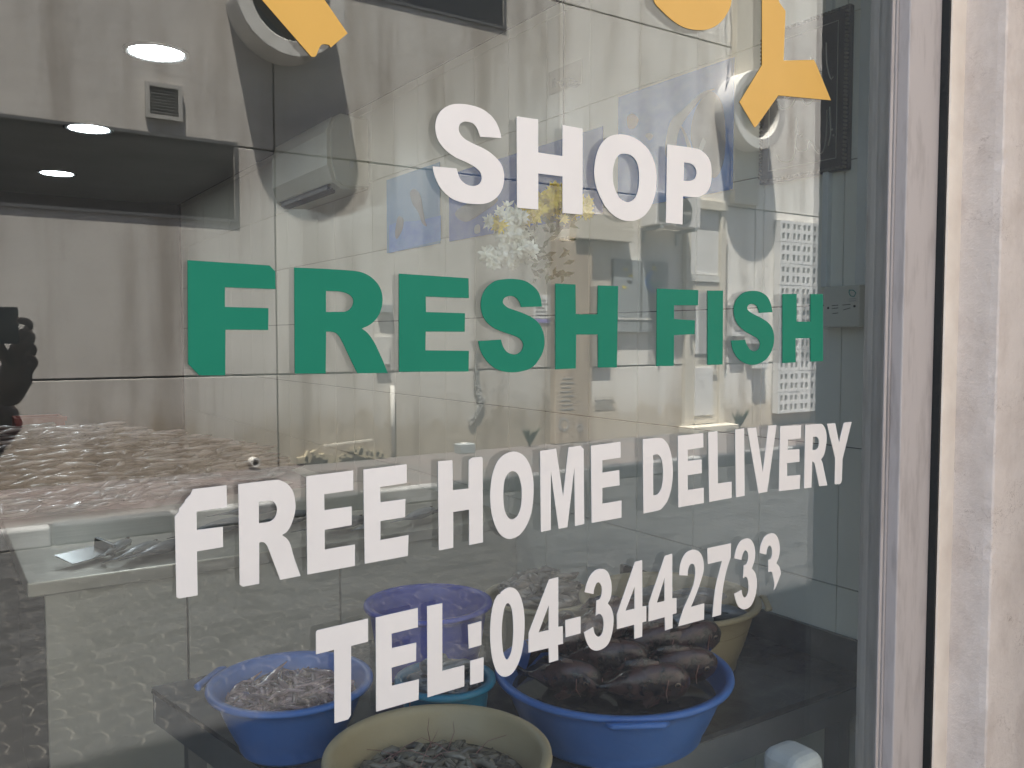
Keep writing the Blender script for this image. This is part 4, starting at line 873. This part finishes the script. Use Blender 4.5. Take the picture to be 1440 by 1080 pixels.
bowl('plastic_bowl', 'large bright blue bowl full of dark whole fish', 'bowl', 'blue', 1.139, .332, .93, .241, .74, handles=(-2.1, .95))
bowl('plastic_bowl', 'beige bowl of raw shrimp at the very front of the table', 'bowl', 'beige', .668, .214, .93, .186, .74)
bowl('plastic_bowl', 'blue bowl of pink squid at the left corner of the table', 'bowl', 'blue', .572, .636, .93, .160, .62, handles=(2.4,))
bowl('plastic_tub', 'small teal tub between the blue bowls', 'tub', 'teal', .812, .445, .945, .098, .8)
bowl('plastic_bowl', 'beige bowl of grey fish against the tiled wall', 'bowl', 'beige', 1.50, .545, .965, .222, .74, handles=(-.75,))
bowl('plastic_tub', 'beige tub heaped with cuttlefish at the back of the table', 'tub', 'beige', 1.275, .775, .95, .145, .8)
bk = bowl('plastic_bucket', 'deep blue empty bucket at the back of the table', 'bucket', 'navy', .985, .835, .965, .155, .8)
# squid
def blob_heap(name, m, cx, cy_, z, r_, n, dome, lrange, rad, seed, flat=.7, curl=0, kind='stuff', label=None):
    q = random.Random(seed); b = MB()
    for k in range(n):
        a = q.uniform(0, 6.28); rr_ = r_ * math.sqrt(q.random()) ; x, y = cx + rr_ * math.cos(a), cy_ + rr_ * math.sin(a)
        zz = z + dome * (1 - (rr_ / r_) ** 2) * q.uniform(.75, 1.0) + q.uniform(-.008, .006); th = q.uniform(0, 6.28); l = q.uniform(*lrange); d = Vector((math.cos(th), math.sin(th), q.uniform(-.25, .25))); sd = Vector((-math.sin(th), math.cos(th), 0)); cu = q.uniform(-1, 1) * curl
        P = [Vector((x, y, zz)) + d * l * (u - .5) + sd * cu * math.sin(u * math.pi) + Vector((0, 0, q.uniform(-.004, .004))) for u in (0, .2, .4, .6, .8, 1)]
        P = [p if (p.xy - Vector((cx, cy_))).length < r_ else Vector((cx, cy_, p.z)) + (p - Vector((cx, cy_, p.z))).normalized() * r_ for p in P]
        w = q.uniform(*rad); b.tube(P, [w * .35, w * .9, w, w * .85, w * .6, w * .2], 7, flat=flat)
    return b.build(name, m, None, smooth=True, kind=kind, label=label)
def fill(cx, cy_, z, r_, m, name):
    return MB().lathe([(r_, 0), (r_ * .5, .002), (.0005, .003)], (cx, cy_, z), 40).build(name, m, None, smooth=True, kind='stuff')
fill(.572, .636, .893, .126, 'squid', 'squid_bed'); blob_heap('squid_heap', 'squid', .572, .636, .892, .120, 300, .020, (.05, .13), (.0035, .0085), 21, curl=.036, label='pink and grey squid filling the left blue bowl')
fill(.668, .214, .874, .149, 'water', 'shrimp_water'); blob_heap('shrimp_heap', 'shrimp', .668, .214, .874, .136, 190, .016, (.05, .085), (.006, .0105), 22, curl=.02, label='raw grey shrimp filling the front beige bowl')
fk = MB(); q = random.Random(5)
for k in range(26):
    a = q.uniform(0, 6.28); d = Vector((math.cos(a), math.sin(a), q.uniform(0, .4))); p = Vector((.668 + q.uniform(-.1, .1), .214 + q.uniform(-.1, .1), .888))
    fk.tube([p, p + d * .03 + Vector((0, 0, .008)), p + d * .06 + Vector((q.uniform(-.01, .01), q.uniform(-.01, .01), .004))], [.0008, .0006, .0004], 4)
for (px, py, dx) in ((585, 1000, 8), (600, 985, 14)):
    A = at_z(px - 5, py + 25, .895); fk.tube([A, A + Vector((.01, .03, .03)), A + Vector((.03, .06, .042)), A + Vector((.06, .065, .03))], [.0009, .0008, .0006, .0004], 4)
fk.build('shrimp_feelers', 'fish_red', None, kind='stuff')
fill(1.275, .775, .925, .119, 'heap', 'cuttlefish_bed'); blob_heap('cuttlefish_heap', 'heap', 1.275, .775, .935, .104, 90, .075, (.06, .12), (.010, .020), 23, curl=.012, label='pale brown cuttlefish heaped in the back beige tub')
fill(.812, .445, .915, .073, 'heap', 'crab_bed'); blob_heap('grey_fish_scraps', 'fish_back', .812, .445, .925, .064, 34, .055, (.05, .09), (.008, .015), 24, curl=.01, label='wet grey seafood heaped in the teal tub')
fill(1.139, .332, .885, .212, 'water', 'bowl_water'); fill(1.50, .545, .91, .196, 'water', 'bowl_water')
# dark fish in the blue bowl
GD = 'dark whole fish heaped in the large blue bowl'
dk = [(.035, -.095, .925, 0.05, .30, 'dark fish at the front rim of the blue bowl, mouth to the right', .205, .092),
      (.105, -.035, .935, .10, .40, 'dark fish behind the front one, head to the right', .20, .088),
      (.065, .035, .955, .18, .30, 'dark fish across the middle of the blue bowl', .21, .088),
      (-.015, .065, .995, .02, .15, 'dark fish with reddish belly on top of the pile', .20, .092),
      (.150, .045, .955, .35, .30, 'dark fish with its head resting on the right rim', .18, .085),
      (-.115, -.055, .925, -.35, .45, 'dark fish at the left side of the blue bowl', .18, .085),
      (-.080, .045, .960, .30, .35, 'grey scaly fish at the back left of the blue bowl', .20, .088),
      (-.120, .090, .955, 1.0, .40, 'dark fish at the far left rim of the blue bowl, tail down', .17, .085),
      (-.030, -.020, .950, -.15, .45, 'dark fish wedged in the centre of the blue bowl', .20, .088),
      (.060, .120, .950, .05, .35, 'dark fish at the back rim of the blue bowl', .19, .085)]
for (a, b, z, dr, rx, lab, L, H) in dk:
    f_ = make_fish(lab, GD, L, H, H * .34, 'fish_dark', 'fish_red', .0045)
    place(f_, (1.139 + .831 * a + .556 * b, .332 - .556 * a + .831 * b, z + .007), -YAW + dr, -.06 - .10 * (b > .04), rx)
GG = 'grey fish in the beige bowl by the wall'
for k, (a, b, rz, lab) in enumerate(((.01, -.10, .35, 'grey fish with pale belly at the front rim of the beige bowl'), (-.09, -.05, .1, 'grey fish at the left of the beige bowl'), (.02, -.02, .8, 'slim dark grey fish across the beige bowl'), (.09, -.06, -.3, 'grey fish at the right of the beige bowl'), (-.05, .05, .6, 'grey fish at the back left of the beige bowl'), (.06, .05, -.1, 'dark grey fish at the back of the beige bowl'))):
    f_ = make_fish(lab, GG, .19, .054, .022, 'fish_silver' if k in (0, 1) else 'fish_back', None, .0042)
    place(f_, (1.50 + .831 * a + .556 * b, .545 - .556 * a + .831 * b, .932 + .010 * (k > 1) + .008 * (k > 3)), -YAW + rz, 0, 1.2)
# white tub under the table edge
t = thing('white_tub', (1.33, .12, 0), 'white plastic tub standing below the front edge of the table', 'tub')
tx1 = at_y(1166, 1045, .03).x; tzt = at_y(1160, 1043, .03).z - .022; tx0 = at_y(1080, 1070, .10).x
MB().box(tx0, tx1, .030, .125, .41, tzt).build('tub_body', 'white_plastic', t, bevel=.028, seg=4)
MB().box(tx0 + .03, tx1 - .04, .05, .11, .004, .409).build('tub_stand', 'apron', t)

# ------------------------------------------------------------------ the photographer, mirrored at the left edge of the pane
def skin_mesh(name, m, parent, verts, edges, radii, root=0, sub=2):
    me = bpy.data.meshes.new(name); o0 = Vector(parent['_o'])
    me.from_pydata([tuple(Vector(v) - o0) for v in verts], edges, []); me.materials.append(MT[m])
    o = bpy.data.objects.new(name, me); COL.objects.link(o); o.parent = parent
    sk = o.modifiers.new('skin', 'SKIN'); sk.use_smooth_shade = True
    for i, r_ in enumerate(radii): 
        d = me.skin_vertices[0].data[i]; d.radius = r_ if isinstance(r_, tuple) else (r_, r_); d.use_root = (i == root)
    ss = o.modifiers.new('subdivision', 'SUBSURF'); ss.levels = sub; ss.render_levels = sub
    o['_o'] = list(o0); return o
PH = thing('phone', (.07, -1.01, 1.6), 'dark phone held up to photograph the window', 'phone')
MB().box(-.012, .152, -1.014, -1.006, 1.588, 1.662).build('phone_body', 'phone', PH, bevel=.0035, seg=3)
PE = thing('person', (-.18, -1.58, 0), 'person in red and navy holding a phone up to the window', 'person')
by = -1.58
V = [(-.18, by, .95), (-.18, by, 1.12), (-.18, by + .01, 1.30), (-.16, by, 1.44), (-.13, by + .01, 1.53), (-.11, by + .03, 1.60), (-.11, by + .04, 1.70),   # spine 0-6
     (.04, by, 1.42), (.03, by + .16, 1.22), (.115, by + .45, 1.41), (.137, by + .49, 1.455),                   # right arm 7-10
     (-.34, by, 1.42), (-.38, by + .12, 1.20), (-.18, by + .44, 1.42), (-.10, by + .52, 1.52),                # left arm 11-14
     (-.09, by, .90), (-.08, by + .02, .50), (-.08, by - .02, .10), (-.07, by + .14, .05), (-.28, by, .90), (-.30, by + .02, .50), (-.30, by - .02, .10), (-.31, by + .14, .05)]
E = [(0, 1), (1, 2), (2, 3), (3, 4), (4, 5), (5, 6), (3, 7), (7, 8), (8, 9), (9, 10), (3, 11), (11, 12), (12, 13), (13, 14), (0, 15), (15, 16), (16, 17), (17, 18), (0, 19), (19, 20), (20, 21), (21, 22)]
RD = [.13, .125, .14, .11, .05, .085, .09, .065, .046, .034, .027, .065, .046, .034, .027, .085, .062, .045, .04, .085, .062, .045, .04]
skin_mesh('body', 'skin', PE, V, E, RD)
def sel(ids, scale): 
    mp = {k: i for i, k in enumerate(ids)}; return [V[i] for i in ids], [(mp[a], mp[b]) for a, b in E if a in mp and b in mp], [RD[i] * scale for i in ids]
a, b, c = sel([0, 1, 2, 3, 7, 8, 9, 11, 12, 13], 1.13); skin_mesh('shirt', 'jacket', PE, a, b, c)
a, b, c = sel([0, 15, 16, 17, 19, 20, 21], 1.14); skin_mesh('trousers', 'jacket', PE, a, b, c)
MB().ball((-.11, by + .025, 1.735), (.098, .11, .095), 18, 12).build('hair', 'hair', PE, smooth=True)
MB().tube([(.108, -1.14, 1.40), (.126, -1.112, 1.43)], [.042, .040], 14).build('cuff', 'shirt', PE, smooth=True)
hv = [(.132, -1.085, 1.46), (.136, -1.055, 1.50), (.134, -1.045, 1.545)]; he = [(0, 1), (1, 2)]; hr = [.028, .038, .038]
for (base, p1, p2, p3, r0) in (((.163, -1.025, 1.555), (.178, -1.010, 1.575), (.172, -.999, 1.585), (.155, -.996, 1.590), .0095), ((.164, -1.027, 1.58), (.176, -1.010, 1.602), (.168, -.999, 1.610), (.150, -.996, 1.612), .0095), ((.160, -1.030, 1.60), (.174, -1.012, 1.628), (.164, -1.0, 1.634), (.146, -.997, 1.634), .009), ((.166, -1.025, 1.535), (.180, -1.010, 1.548), (.176, -1.0, 1.557), (.160, -.996, 1.562), .0085), ((.135, -1.035, 1.54), (.122, -1.028, 1.575), (.112, -1.022, 1.60), (.105, -1.020, 1.615), .0105)):
    i = len(hv); hv += [base, p1, p2, p3]; he += [(2, i), (i, i + 1), (i + 1, i + 2), (i + 2, i + 3)]; hr += [r0 * 1.05, r0, r0 * .92, r0 * .8]
skin_mesh('hand', 'skin', PE, hv, he, hr)

for o in bpy.data.objects:
    if '_o' in o: del o['_o']
